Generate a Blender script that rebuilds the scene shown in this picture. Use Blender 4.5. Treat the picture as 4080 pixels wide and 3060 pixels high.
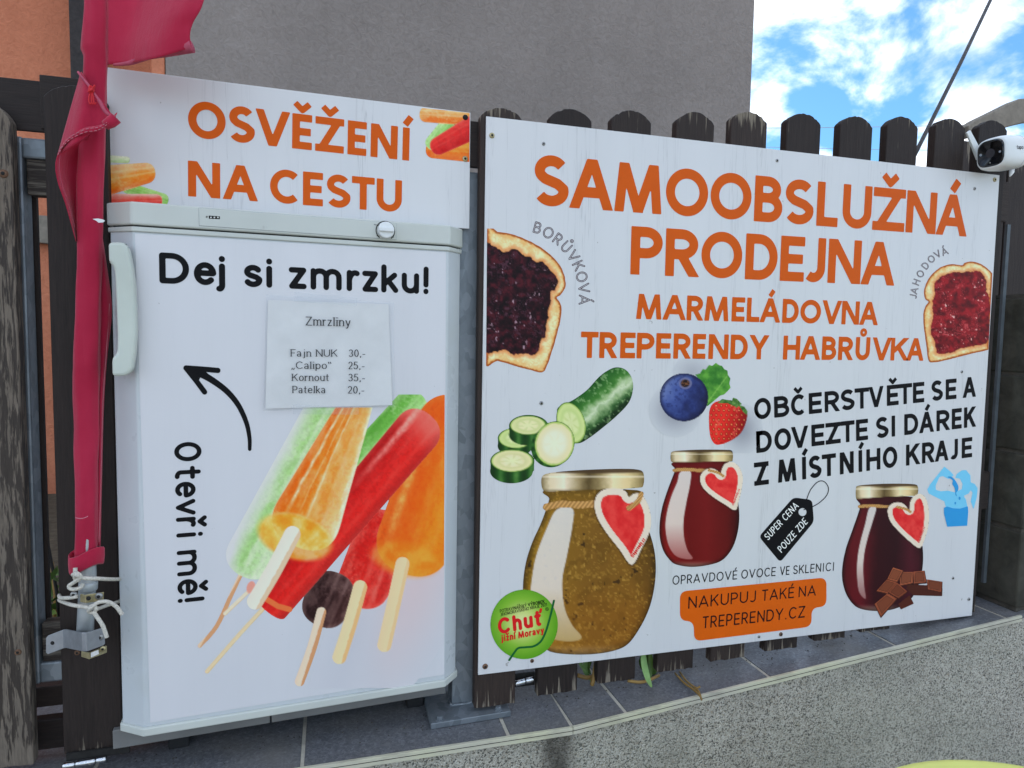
import bpy, bmesh, math, random
import numpy as np
from mathutils import Vector, Matrix

# ------------------------------------------------------------------ camera, sky, sun, exposure
scene = bpy.context.scene
for o in list(bpy.data.objects):
    bpy.data.objects.remove(o)
CAMZ = 1.35                                    # eye height above the pavement
FPX = 2600.0                                   # focal length in photo pixels (4080 x 3060)
M = np.array([[0.9636818870976201, -0.002165860054848246, 0.2670440591553997],
              [-0.26651839450376075, -0.07103209417056679, 0.9612088154968625],
              [0.01688685497976411, -0.9974716791207491, -0.06902958409932564]])
cam_d = bpy.data.cameras.new('camera')
cam = bpy.data.objects.new('camera', cam_d)
scene.collection.objects.link(cam)
scene.camera = cam
cam_d.sensor_width = 36.0
cam_d.lens = 36.0 * FPX / 4080.0
cam_d.clip_start = 0.02
cam_d.clip_end = 2000.0
rt, upv, bk = M @ np.array([1, 0, 0]), M @ np.array([0, -1, 0]), M @ np.array([0, 0, -1])
cam.matrix_world = Matrix(((rt[0], upv[0], bk[0], 0), (rt[1], upv[1], bk[1], 0),
                           (rt[2], upv[2], bk[2], CAMZ), (0, 0, 0, 1)))

SUN_EL, SUN_AZ = math.radians(52), math.radians(-24)     # sun stands behind the house: the fence is in open shade
world = bpy.data.worlds.new('World')
scene.world = world
world.use_nodes = True
wn, wl = world.node_tree.nodes, world.node_tree.links
wn.clear()
w_out = wn.new('ShaderNodeOutputWorld')
w_bg = wn.new('ShaderNodeBackground')
w_bg.inputs['Strength'].default_value = 0.10
sky = wn.new('ShaderNodeTexSky')
sky.sky_type = 'NISHITA'
sky.sun_disc = False
sky.sun_elevation = SUN_EL
sky.sun_rotation = SUN_AZ
tc = wn.new('ShaderNodeTexCoord')
# clouds: fractal noise on a flat layer seen in perspective
sep = wn.new('ShaderNodeSeparateXYZ'); wl.new(tc.outputs['Generated'], sep.inputs[0])
zc_ = wn.new('ShaderNodeMath'); zc_.operation = 'MAXIMUM'; wl.new(sep.outputs['Z'], zc_.inputs[0]); zc_.inputs[1].default_value = 0.0
za = wn.new('ShaderNodeMath'); za.operation = 'ADD'; wl.new(zc_.outputs[0], za.inputs[0]); za.inputs[1].default_value = 0.45
dx = wn.new('ShaderNodeMath'); dx.operation = 'DIVIDE'; wl.new(sep.outputs['X'], dx.inputs[0]); wl.new(za.outputs[0], dx.inputs[1])
dy = wn.new('ShaderNodeMath'); dy.operation = 'DIVIDE'; wl.new(sep.outputs['Y'], dy.inputs[0]); wl.new(za.outputs[0], dy.inputs[1])
cmb = wn.new('ShaderNodeCombineXYZ'); wl.new(dx.outputs[0], cmb.inputs[0]); wl.new(dy.outputs[0], cmb.inputs[1])
cmap = wn.new('ShaderNodeMapping'); cmap.inputs['Location'].default_value = (8.2, 0.3, 0.0)
wl.new(cmb.outputs[0], cmap.inputs[0])
cn = wn.new('ShaderNodeTexNoise'); cn.inputs['Scale'].default_value = 4.3; cn.inputs['Detail'].default_value = 9
cn.inputs['Roughness'].default_value = 0.56; cn.inputs['Distortion'].default_value = 0.25
wl.new(cmap.outputs[0], cn.inputs['Vector'])
cr = wn.new('ShaderNodeValToRGB'); cr.color_ramp.elements[0].position = 0.425; cr.color_ramp.elements[1].position = 0.60
cr.color_ramp.interpolation = 'EASE'
wl.new(cn.outputs['Fac'], cr.inputs[0])
mixc = wn.new('ShaderNodeMixRGB'); wl.new(cr.outputs[0], mixc.inputs[0]); skt = wn.new('ShaderNodeMixRGB'); skt.blend_type = 'MULTIPLY'; skt.inputs[0].default_value = 1.0; wl.new(sky.outputs[0], skt.inputs[1]); skt.inputs[2].default_value = (0.38, 0.66, 0.82, 1); wl.new(skt.outputs[0], mixc.inputs[1])
ccol = wn.new('ShaderNodeValToRGB'); cn2 = wn.new('ShaderNodeTexNoise'); cn2.inputs['Scale'].default_value = 3.4; cn2.inputs['Detail'].default_value = 7; wl.new(cmap.outputs[0], cn2.inputs['Vector'])
cm3 = wn.new('ShaderNodeMath'); cm3.operation = 'MULTIPLY'; wl.new(cn2.outputs['Fac'], cm3.inputs[0]); cm3.inputs[1].default_value = 1.0
wl.new(cm3.outputs[0], ccol.inputs[0]); ccol.color_ramp.elements[0].position = 0.34; ccol.color_ramp.elements[1].position = 0.52
ccol.color_ramp.elements[0].color = (0.46, 0.49, 0.53, 1); ccol.color_ramp.elements[1].color = (0.97, 0.98, 1.0, 1)
cmul = wn.new('ShaderNodeMixRGB'); cmul.blend_type = 'MULTIPLY'; cmul.inputs[0].default_value = 1.0; wl.new(ccol.outputs[0], cmul.inputs[1]); cmul.inputs[2].default_value = (8.3, 8.5, 8.9, 1)
wl.new(cmul.outputs[0], mixc.inputs[2])
wl.new(mixc.outputs[0], w_bg.inputs['Color'])
wl.new(w_bg.outputs[0], w_out.inputs[0])

sun_d = bpy.data.lights.new('sun', 'SUN')
sun_d.energy = 3.0
sun_d.angle = math.radians(0.5)
sun_d.color = (1.0, 0.95, 0.87)
sun = bpy.data.objects.new('sun', sun_d)
scene.collection.objects.link(sun)
sdir = Vector((math.sin(SUN_AZ) * math.cos(SUN_EL), math.cos(SUN_AZ) * math.cos(SUN_EL), math.sin(SUN_EL)))
sun.rotation_euler = sdir.to_track_quat('Z', 'Y').to_euler()
sun.location = (0, 0, 12)

scene.view_settings.view_transform = 'Standard'
scene.view_settings.look = 'None'
scene.view_settings.gamma = 1.0
scene.view_settings.exposure = 1.48
scene.cycles.max_bounces = 6

rng = np.random.default_rng(7)
random.seed(7)

# ------------------------------------------------------------------ pixel -> world
def wray(px, py):
    px, py = np.asarray(px, float), np.asarray(py, float)
    v = np.stack([(px - 2040) / FPX, (py - 1530) / FPX, np.ones_like(px)], -1)
    return v @ M.T
def at_y(px, py, y):
    r = wray(px, py); r = r * (y / r[..., 1])[..., None]
    r = r + np.array([0, 0, CAMZ]); return r
def at_z(px, py, z):
    r = wray(px, py); r = r * ((z - CAMZ) / r[..., 2])[..., None]
    return r + np.array([0, 0, CAMZ])
class Plane:
    """vertical plane; u runs right, v is the height, n points to the street"""
    def __init__(s, u, n_away, dist):
        s.u, s.n, s.d = np.array(u), np.array(n_away), dist
    def off(s, d): return Plane(s.u, s.n, s.d - d)
    def px(s, px, py):
        r = wray(px, py); return r * (s.d / (r @ s.n))[..., None] + np.array([0, 0, CAMZ])
    def uv(s, px, py):
        p = s.px(px, py); return np.stack([p @ s.u, p[..., 2]], -1)
    def pt(s, u, v):
        u, v = np.asarray(u, float), np.asarray(v, float)
        return u[..., None] * s.u + s.d * s.n * np.ones_like(u)[..., None] + v[..., None] * np.array([0, 0, 1.0])
SIGN_Y = 1.080
PS = Plane((1, 0, 0), (0, 1, 0), SIGN_Y)                    # big sign, front face
PB = Plane((1, 0, 0), (0, 1, 0), 1.100)                     # upper board, front face
_dt = math.radians(19.42848958 - 15.45945509)
PF = Plane((math.cos(_dt), math.sin(_dt), 0), (-math.sin(_dt), math.cos(_dt), 0), 1.060)   # freezer front
def fz(x0, y0, s):                                           # coordinates read in an enlarged crop
    return lambda x, y: (x0 + s * np.asarray(x, float), y0 + s * np.asarray(y, float))
Z1 = fz(380, 200, 1600 / 2212); Z2 = fz(400, 900, 1500 / 2212); Z3 = fz(500, 1500, 1400 / 1659)
Z4 = fz(1850, 400, 1150 / 1734); Z5 = fz(2900, 550, 1180 / 2061); Z6 = fz(1850, 1400, 1100 / 1352)
Z7 = fz(2550, 1400, 900 / 1244); Z8 = fz(3000, 1450, 1080 / 1558); Z0 = fz(0, 0, 1)

# ------------------------------------------------------------------ material helpers
def lin(c):
    c = np.asarray(c, float) / 255.0
    return np.where(c <= 0.04045, c / 12.92, ((c + 0.055) / 1.055) ** 2.4)
ILL = lin((186, 200, 217)) / 0.80
def pc(c): return np.clip(lin(c) / lin((172, 185, 203)) * 0.68, 0.002, 0.9)
class NT:
    def __init__(s, name, rough=0.6, spec=0.4, metal=0.0, color=(0.5, 0.5, 0.5)):
        s.m = bpy.data.materials.new(name); s.m.use_nodes = True
        s.n, s.l = s.m.node_tree.nodes, s.m.node_tree.links
        s.b = s.n['Principled BSDF']
        s.b.inputs['Roughness'].default_value = rough
        s.b.inputs['Specular IOR Level'].default_value = spec
        s.b.inputs['Metallic'].default_value = metal
        s.b.inputs['Base Color'].default_value = (*color, 1)
    def new(s, t, **kw):
        nd = s.n.new(t)
        for k, v in kw.items(): setattr(nd, k, v)
        return nd
    def pos(s, scale=(1, 1, 1), rot=(0, 0, 0), loc=(0, 0, 0), src='pos'):
        if src == 'pos': g = s.new('ShaderNodeNewGeometry').outputs['Position']
        else: g = s.new('ShaderNodeTexCoord').outputs[src]
        mp = s.new('ShaderNodeMapping'); s.l.new(g, mp.inputs[0])
        mp.inputs['Scale'].default_value = scale; mp.inputs['Rotation'].default_value = rot; mp.inputs['Location'].default_value = loc
        return mp.outputs[0]
    def noise(s, vec, scale, detail=4, rough=0.55, dist=0.0):
        nd = s.new('ShaderNodeTexNoise'); s.l.new(vec, nd.inputs['Vector'])
        nd.inputs['Scale'].default_value = scale; nd.inputs['Detail'].default_value = detail
        nd.inputs['Roughness'].default_value = rough; nd.inputs['Distortion'].default_value = dist
        return nd.outputs['Fac']
    def voro(s, vec, scale, out='Color', feature='F1', rnd=1.0):
        nd = s.new('ShaderNodeTexVoronoi', feature=feature); s.l.new(vec, nd.inputs['Vector'])
        nd.inputs['Scale'].default_value = scale; nd.inputs['Randomness'].default_value = rnd
        return nd.outputs[out]
    def ramp(s, fac, stops, interp='LINEAR'):
        nd = s.new('ShaderNodeValToRGB'); s.l.new(fac, nd.inputs[0]); cr = nd.color_ramp; cr.interpolation = interp
        while len(cr.elements) < len(stops): cr.elements.new(0.5)
        for e, (p, c) in zip(cr.elements, stops):
            e.position = p; e.color = (c, c, c, 1) if np.isscalar(c) else (*[float(q) for q in c], 1)
        return nd.outputs[0]
    def mix(s, fac, a, b, mode='MIX'):
        nd = s.new('ShaderNodeMixRGB', blend_type=mode)
        for i, v in ((0, fac), (1, a), (2, b)):
            if hasattr(v, 'links') or hasattr(v, 'node'): s.l.new(v, nd.inputs[i])
            elif i == 0: nd.inputs[0].default_value = v
            else: nd.inputs[i].default_value = (*[float(q) for q in v], 1)
        return nd.outputs[0]
    def math(s, op, a, b=0.0):
        nd = s.new('ShaderNodeMath', operation=op)
        for i, v in ((0, a), (1, b)):
            if hasattr(v, 'node'): s.l.new(v, nd.inputs[i])
            else: nd.inputs[i].default_value = v
        return nd.outputs[0]
    def col(s, sock): s.l.new(sock, s.b.inputs['Base Color'])
    def rgh(s, sock): s.l.new(sock, s.b.inputs['Roughness'])
    def bump(s, h, strength=0.4, dist=0.002):
        nd = s.new('ShaderNodeBump'); s.l.new(h, nd.inputs['Height'])
        nd.inputs['Strength'].default_value = strength; nd.inputs['Distance'].default_value = dist
        s.l.new(nd.outputs[0], s.b.inputs['Normal'])
def L(*c): return tuple(lin(c))

MAT = {}
def stucco(name, c1, c2, scale, bstr, big=0.35, dist=0.4):
    t = NT(name, 0.9, 0.15)
    p = t.pos()
    n1 = t.noise(p, scale, 5, 0.6, dist); n2 = t.noise(p, 1.1, 4); n3 = t.noise(p, scale * 0.35, 2, 0.5, dist); n4 = t.noise(t.pos((1, 1, 0.12)), 6, 4)
    base = t.ramp(n1, [(0.3, c1), (0.7, c2)])
    base = t.mix(big, base, t.ramp(n2, [(0.3, 0.30), (0.7, 0.68)]), 'OVERLAY')
    base = t.mix(t.ramp(n4, [(0.55, 0.0), (0.8, 0.22)]), base, tuple(0.62 * q for q in c1))
    t.col(base)
    t.bump(t.math('ADD', n1, t.math('MULTIPLY', n3, 0.8)), bstr, 0.006)
    return t.m
MAT['stucco_grey'] = stucco('grey_stucco', (0.250, 0.213, 0.190), (0.310, 0.270, 0.246), 30, 0.7, 0.28, 1.6)
MAT['stucco_orange'] = stucco('orange_stucco', (0.54, 0.185, 0.10), (0.64, 0.235, 0.13), 34, 0.8, 0.3, 1.2)
MAT['stucco_dark'] = stucco('dark_stucco', (0.045, 0.040, 0.040), (0.07, 0.062, 0.060), 48, 0.4)

def wood(name, dark, dark2, bare, peel_lo, peel_hi, top=True, axis='z', wear=0.0, st=0.055, ps=120):
    t = NT(name, 0.72, 0.25)
    sc = {'z': (1, 1, st), 'x': (st, 1, 1)}[axis]
    p = t.pos(sc)
    g1 = t.noise(p, 330, 5, 0.65, 0.3); g2 = t.noise(p, ps, 4, 0.6, 0.6); g3 = t.noise(t.pos(), 7, 3)
    base = t.ramp(g1, [(0.3, dark), (0.75, dark2)])
    base = t.mix(t.ramp(g3, [(0.35, 0.0), (0.7, 0.35)]), base, dark2)
    base = t.mix(1.0, base, t.ramp(t.new('ShaderNodeObjectInfo').outputs['Random'], [(0.0, (0.72, 0.70, 0.70)), (1.0, (1.25, 1.18, 1.12))]), 'MULTIPLY')
    peel = t.math('ADD', t.math('MULTIPLY', g2, 0.75), t.math('MULTIPLY', g1, 0.25))
    if top:
        gz = t.new('ShaderNodeSeparateXYZ'); t.l.new(t.new('ShaderNodeTexCoord').outputs['Generated'], gz.inputs[0])
        e1 = t.ramp(gz.outputs['Z'], [(0.94, 0.0), (0.995, 0.155)])
        e2 = t.ramp(gz.outputs['Z'], [(0.0, 0.17), (0.05, 0.0)])
        rn = t.new('ShaderNodeObjectInfo').outputs['Random']
        peel = t.math('ADD', peel, t.math('ADD', t.math('MULTIPLY', e1, t.math('ADD', t.math('MULTIPLY', rn, 1.3), 0.25)), e2))
    if wear: peel = t.math('ADD', peel, wear)
    mask = t.ramp(peel, [(peel_lo, 0.0), (peel_hi, 1.0)])
    bc = t.ramp(g1, [(0.3, tuple(0.55 * q for q in bare)), (0.7, bare)])
    t.col(t.mix(mask, base, bc))
    t.rgh(t.ramp(mask, [(0, 0.62), (1, 0.95)]))
    t.bump(t.math('SUBTRACT', t.math('ADD', g1, t.math('MULTIPLY', g2, 0.6)), t.math('MULTIPLY', mask, 0.5)), 0.55, 0.0012)
    return t.m
DK1, DK2 = (0.019, 0.0135, 0.0118), (0.039, 0.0285, 0.0245)
MAT['wood'] = wood('dark_stained_wood', DK1, DK2, (0.26, 0.22, 0.17), 0.68, 0.74)
MAT['wood_rail'] = wood('dark_stained_rail', DK1, DK2, (0.22, 0.185, 0.145), 0.66, 0.70, False, 'x')
MAT['wood_block'] = wood('ridged_wood', DK1, (0.05, 0.042, 0.036), (0.20, 0.175, 0.145), 0.50, 0.58, False, 'x')
MAT['wood_grey'] = wood('weathered_wood', (0.030, 0.024, 0.020), (0.06, 0.05, 0.042), (0.20, 0.165, 0.13), 0.485, 0.545, True, 'z', st=0.10, ps=170)

def galv():
    t = NT('galvanised_steel', 0.48, 0.5, 0.55)
    p = t.pos((1, 1, 0.6))
    v = t.voro(t.pos((1, 1, 0.62)), 75); n = t.noise(p, 14, 3); n2 = t.noise(p, 160, 3)
    c = t.ramp(v, [(0.15, (0.17, 0.195, 0.215)), (0.85, (0.255, 0.285, 0.31))])
    c = t.mix(t.ramp(n, [(0.4, 0.0), (0.7, 0.5)]), c, (0.19, 0.215, 0.235))
    t.col(c); t.rgh(t.ramp(n2, [(0.3, 0.42), (0.7, 0.6)])); t.bump(n2, 0.08, 0.001)
    return t.m
MAT['galv'] = galv()

def tile():
    t = NT('blue_grey_glazed_tile', 0.38, 0.45)
    p = t.pos((1, 1, 1)); n = t.noise(p, 190, 4, 0.7, 0.8); n2 = t.noise(p, 9, 4); n3 = t.noise(p, 60, 3)
    c = t.ramp(n, [(0.34, (0.080, 0.083, 0.090)), (0.50, (0.122, 0.127, 0.137)), (0.66, (0.20, 0.207, 0.22))])
    dirt = t.ramp(n2, [(0.45, 0.0), (0.75, 0.55)])
    t.col(t.mix(dirt, c, (0.17, 0.16, 0.14))); t.rgh(t.ramp(n2, [(0.3, 0.32), (0.7, 0.62)])); t.bump(n, 0.25, 0.001)
    return t.m
MAT['tile'] = tile()
def trim():
    t = NT('tile_edge_trim', 0.45, 0.5, 0.25)
    n = t.noise(t.pos((0.3, 1, 1)), 60, 4); n2 = t.noise(t.pos(), 4, 3)
    c = t.ramp(n2, [(0.4, (0.56, 0.53, 0.47)), (0.6, (0.66, 0.65, 0.47))])
    t.col(t.mix(t.ramp(n, [(0.5, 0.0), (0.8, 0.6)]), c, (0.22, 0.20, 0.16))); t.bump(n, 0.1, 0.001)
    return t.m
MAT['trim'] = trim()
def mosaic():
    t = NT('mosaic_plaster', 0.55, 0.35)
    p = t.pos(); cell = t.voro(p, 410, 'Color'); dist = t.voro(p, 410, 'Distance'); big = t.noise(p, 3.2, 4)
    sepc = t.new('ShaderNodeSeparateColor'); t.l.new(cell, sepc.inputs[0])
    c = t.ramp(sepc.outputs[0], [(0.0, (0.075, 0.07, 0.06)), (0.13, (0.22, 0.20, 0.165)), (0.26, (0.42, 0.388, 0.325)), (0.48, (0.50, 0.468, 0.395)), (0.7, (0.58, 0.548, 0.47)), (0.88, (0.66, 0.628, 0.55)), (0.95, (0.38, 0.32, 0.24))], 'CONSTANT')
    c = t.mix(t.ramp(big, [(0.35, 0.0), (0.7, 0.35)]), c, (0.27, 0.285, 0.22), 'MIX')
    dn = t.noise(t.pos((1, 1, 0.8), loc=(2, 0, 5)), 6.5, 6, 0.7)
    c = t.mix(t.ramp(dn, [(0.45, 0.0), (0.75, 0.35)]), c, (0.13, 0.12, 0.095))
    ww = t.new('ShaderNodeSeparateXYZ'); t.l.new(t.new('ShaderNodeNewGeometry').outputs['Position'], ww.inputs[0])
    # damp run-off stain below the joint of the edge trim
    st = t.math('ABSOLUTE', t.math('SUBTRACT', t.math('ADD', ww.outputs['X'], t.math('MULTIPLY', t.noise(t.pos((1, 1, 0.4)), 14, 4), 0.035)), 0.398))
    stain = t.math('MULTIPLY', t.ramp(st, [(0.012, 0.85), (0.042, 0.0)]), t.ramp(t.noise(t.pos((1, 1, 0.3)), 40, 4), [(0.25, 0.55), (0.6, 1.0)]))
    c = t.mix(stain, c, (0.045, 0.038, 0.03))
    t.col(c); t.bump(t.ramp(dist, [(0.0, 1.0), (0.7, 0.0)]), 0.75, 0.0020)
    return t.m
MAT['mosaic'] = mosaic()

def signwhite(name, tint=(0.80, 0.80, 0.80), streak=0.30, seed=0.0):
    t = NT(name, 0.27, 0.45)
    p = t.pos((1, 1, 0.028), loc=(seed, 0, seed)); n = t.noise(p, 26, 5, 0.72, 0.25); n2 = t.noise(t.pos((1, 1, 0.10), loc=(seed, 0, 0)), 13, 4)
    n3 = t.math('ADD', t.math('MULTIPLY', t.noise(t.pos(), 420, 2), 0.02), t.math('MULTIPLY', t.noise(t.pos((1, 1, 0.7)), 3.5, 3), 2.2))
    # thin vertical dirt runs
    lines = t.ramp(t.math('ABSOLUTE', t.math('SUBTRACT', n, 0.5)), [(0.0, 1.0), (0.010, 0.0)])
    lines = t.math('MULTIPLY', lines, t.ramp(n2, [(0.42, 0.0), (0.62, 1.0)]))
    c = t.mix(t.math('MULTIPLY', lines, streak * 1.2), tint, tuple(0.52 * q for q in tint))
    c = t.mix(t.ramp(n2, [(0.35, 0.0), (0.75, 0.16)]), c, tuple(0.70 * q for q in tint))
    sp = t.ramp(t.noise(t.pos(loc=(3 + seed, 0, 1)), 95, 2), [(0.775, 0.0), (0.79, 0.6)])
    c = t.mix(sp, c, (0.25, 0.23, 0.20))
    t.col(c); t.bump(n3, 0.35, 0.004)
    return t.m
MAT['sign'] = signwhite('white_sign_panel', (0.68, 0.68, 0.68), 0.33)
MAT['board'] = signwhite('white_upper_board', (0.68, 0.68, 0.68), 0.40, 4.0)
MAT['poster'] = signwhite('white_poster_vinyl', (0.68, 0.675, 0.69), 0.04, 9.0)
def plain(name, c, rough=0.4, spec=0.45, metal=0.0, n=0.08, scale=25.0, coat=0.0):
    t = NT(name, rough, spec, metal)
    f = t.noise(t.pos(), scale, 4)
    base = t.ramp(f, [(0.3, tuple((1 - n) * q for q in c)), (0.7, tuple(min(1, (1 + n) * q) for q in c))])
    if name in ('white_enamel', 'cream_plastic', 'ivory_plastic'):      # scuffs and grime
        sc1 = t.ramp(t.noise(t.pos((1, 1, 0.5)), 70, 3), [(0.70, 0.0), (0.76, 0.45)]); sc2 = t.ramp(t.noise(t.pos(loc=(1, 2, 3)), 8, 4), [(0.52, 0.0), (0.75, 0.22)])
        base = t.mix(sc2, base, (0.42, 0.42, 0.34)); base = t.mix(t.math('MULTIPLY', sc1, t.ramp(t.noise(t.pos(), 5, 2), [(0.5, 0.0), (0.6, 1.0)])), base, (0.20, 0.19, 0.17))
    t.col(base)
    if coat: t.b.inputs['Coat Weight'].default_value = coat
    t.rgh(t.ramp(t.noise(t.pos(), scale * 3, 3), [(0.3, max(0.03, rough * 0.85)), (0.7, min(1, rough * 1.15))]))
    return t.m
MAT['enamel'] = plain('white_enamel', (0.55, 0.585, 0.60), 0.30, 0.5, n=0.03, scale=6)
MAT['cream'] = plain('cream_plastic', (0.55, 0.575, 0.53), 0.34, 0.45, n=0.05, scale=9)
MAT['handle'] = plain('ivory_plastic', (0.54, 0.585, 0.52), 0.34, 0.45, n=0.05, scale=14)
MAT['plinth'] = plain('grey_plinth', (0.17, 0.17, 0.165), 0.5, 0.4, n=0.10, scale=20)
MAT['rubber'] = plain('black_rubber', (0.012, 0.012, 0.013), 0.6)
MAT['black'] = plain('black_ink', (0.006, 0.006, 0.007), 0.5, 0.10)
MAT['orange'] = plain('orange_ink', tuple(pc((170, 76, 4))), 0.42, 0.15, n=0.03)
MAT['orange2'] = plain('orange_blob_ink', tuple(pc((178, 82, 8))), 0.42, 0.15, n=0.04)
MAT['chrome'] = plain('chrome_steel', (0.62, 0.64, 0.66), 0.16, 0.5, 1.0)
MAT['zinc'] = plain('zinc_bracket', (0.34, 0.355, 0.375), 0.42, 0.5, 0.6, 0.15, 60)
MAT['steel_dark'] = plain('dull_steel_flat', (0.085, 0.10, 0.112), 0.55, 0.4, 0.3, 0.2, 30)
MAT['brass'] = plain('yellow_passivated_screw', (0.42, 0.36, 0.20), 0.4, 0.5, 0.7, 0.25, 200)
MAT['screw'] = plain('grey_screw', (0.30, 0.30, 0.29), 0.4, 0.5, 0.8, 0.25, 200)
MAT['rust'] = plain('rusty_screw', (0.16, 0.09, 0.055), 0.7, 0.3, 0.3, 0.4, 250)
MAT['hole'] = plain('dark_recess', (0.010, 0.009, 0.008), 0.8)
MAT['rope'] = plain('white_cord', (0.55, 0.52, 0.45), 0.85, 0.2, n=0.25, scale=400)
MAT['pole'] = plain('grey_aluminium_tube', (0.42, 0.45, 0.46), 0.4, 0.5, 0.4, 0.12, 30)
MAT['camwhite'] = plain('white_camera_plastic', (0.74, 0.76, 0.75), 0.35, 0.45, n=0.03)
MAT['camblack'] = plain('black_camera_glass', (0.010, 0.010, 0.012), 0.10, 0.5, n=0.02)
MAT['lens'] = plain('camera_lens', (0.045, 0.045, 0.05), 0.15)
MAT['cable'] = plain('black_cable', (0.018, 0.014, 0.013), 0.55)
MAT['wire'] = plain('grey_wire', (0.30, 0.33, 0.36), 0.6)
MAT['lime'] = plain('lime_plastic', (0.78, 0.82, 0.22), 0.42, 0.4, n=0.06, scale=8)
MAT['concrete'] = stucco('beige_concrete', (0.20, 0.175, 0.145), (0.29, 0.255, 0.21), 30, 0.35)
MAT['block'] = stucco('dark_grey_block', (0.040, 0.038, 0.030), (0.085, 0.080, 0.064), 22, 0.6)
MAT['mortar'] = stucco('mortar', (0.06, 0.055, 0.045), (0.10, 0.09, 0.075), 60, 0.5)
MAT['grout'] = stucco('tile_grout', (0.36, 0.34, 0.28), (0.48, 0.455, 0.38), 60, 0.5)
MAT['asphalt'] = stucco('concrete_pavement', (0.17, 0.165, 0.16), (0.24, 0.235, 0.225), 120, 0.4)
MAT['soil'] = stucco('yard_soil', (0.05, 0.04, 0.028), (0.10, 0.085, 0.06), 40, 0.8)
MAT['paper'] = plain('printer_paper', (0.73, 0.72, 0.695), 0.7, 0.2, n=0.05, scale=30)
def fabric():
    t = NT('red_nylon_flag', 0.85, 0.10)
    p = t.pos(); n = t.noise(p, 9, 4); n2 = t.noise(p, 1500, 2)
    t.col(t.ramp(n, [(0.3, (0.45, 0.016, 0.052)), (0.7, (0.58, 0.034, 0.085))]))
    t.b.inputs['Sheen Weight'].default_value = 0.25
    tr = t.new('ShaderNodeBsdfTranslucent'); tr.inputs[0].default_value = (0.66, 0.02, 0.06, 1)
    ms = t.new('ShaderNodeMixShader'); ms.inputs[0].default_value = 0.24
    out = t.n['Material Output']
    t.l.new(t.b.outputs[0], ms.inputs[1]); t.l.new(tr.outputs[0], ms.inputs[2]); t.l.new(ms.outputs[0], out.inputs[0])
    t.bump(t.math('ADD', t.math('ADD', t.noise(p, 38, 4), t.math('MULTIPLY', t.noise(t.pos((1, 1, 0.07)), 120, 4, 0.6, 0.5), 1.2)), t.math('MULTIPLY', n2, 0.35)), 0.42, 0.0022)
    return t.m
MAT['flag'] = fabric()
MAT['hem'] = plain('faded_red_hem', (0.42, 0.075, 0.12), 0.7, 0.2, n=0.15, scale=60)
MAT['thread'] = plain('pale_stitching', (0.58, 0.20, 0.25), 0.8)
MAT['redcord'] = plain('bright_red_cord', (0.60, 0.02, 0.03), 0.8)
def film():
    t = NT('clear_plastic_film', 0.16, 0.5, 0, (0.93, 0.94, 0.95))
    tb = t.new('ShaderNodeBsdfTransparent'); tb.inputs[0].default_value = (0.95, 0.96, 0.97, 1)
    ms = t.new('ShaderNodeMixShader'); ms.inputs[0].default_value = 0.08
    t.l.new(tb.outputs[0], ms.inputs[1]); t.l.new(t.b.outputs[0], ms.inputs[2]); t.l.new(ms.outputs[0], t.n['Material Output'].inputs[0])
    t.bump(t.noise(t.pos((1, 1, 0.4)), 26, 3), 0.25, 0.004)
    return t.m
MAT['film'] = film()
def leafm(name, c1, c2):
    t = NT(name, 0.5, 0.3)
    t.col(t.ramp(t.noise(t.pos(), 30, 3), [(0.3, c1), (0.7, c2)])); return t.m
MAT['leaf'] = leafm('green_leaf', (0.035, 0.075, 0.012), (0.10, 0.17, 0.03))
MAT['blade'] = leafm('pale_green_blade', (0.10, 0.20, 0.05), (0.22, 0.36, 0.12))
MAT['straw'] = leafm('dry_straw', (0.20, 0.12, 0.035), (0.32, 0.20, 0.06))
def printed():
    t = NT('printed_photo_ink', 0.42, 0.15)
    a = t.new('ShaderNodeAttribute', attribute_name='ink'); t.col(a.outputs['Color']); return t.m
MAT['print'] = printed()
_flat = {}
def ink(rgb, rough=0.38):
    k = tuple(rgb)
    if k not in _flat: _flat[k] = plain('ink_%02x%02x%02x' % k, tuple(pc(k)), rough, 0.15, n=0.02)
    return _flat[k]

# ------------------------------------------------------------------ object helpers
COL = scene.collection
def link(o): COL.objects.link(o); return o
def thing(name, label, cat, loc=(0, 0, 0), group=None):
    o = link(bpy.data.objects.new(name, None)); o.location = loc
    o.empty_display_size = 0.05
    o['label'] = label; o['category'] = cat
    if group: o['group'] = group
    return o
def tag(o, label, cat, group=None):
    o['label'] = label; o['category'] = cat
    if group: o['group'] = group
    return o
def wloc(o):
    v = Vector(o.location)
    return v + wloc(o.parent) if (o.parent and o.get('_child_local')) else v
def obj(name, verts, faces, mat, parent=None, smooth=False, ink=None):
    me = bpy.data.meshes.new(name)
    me.from_pydata([tuple(map(float, v)) for v in verts], [], [tuple(map(int, f)) for f in faces])
    me.materials.append(MAT[mat] if isinstance(mat, str) else mat)
    if smooth: me.polygons.foreach_set('use_smooth', [True] * len(me.polygons))
    if ink is not None:
        a = me.color_attributes.new('ink', 'FLOAT_COLOR', 'POINT')
        c = np.ones((len(verts), 4), np.float32); c[:, :3] = ink
        a.data.foreach_set('color', c.ravel())
    me.update()
    o = link(bpy.data.objects.new(name, me))
    if parent is not None: setpar(o, parent)
    return o
def world_base(p):
    m = Matrix.Translation(p.location)
    return m if p.parent is None else world_base(p.parent) @ p.matrix_parent_inverse @ m
def setpar(o, p):
    o.parent = p
    o.matrix_parent_inverse = world_base(p).inverted()
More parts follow.
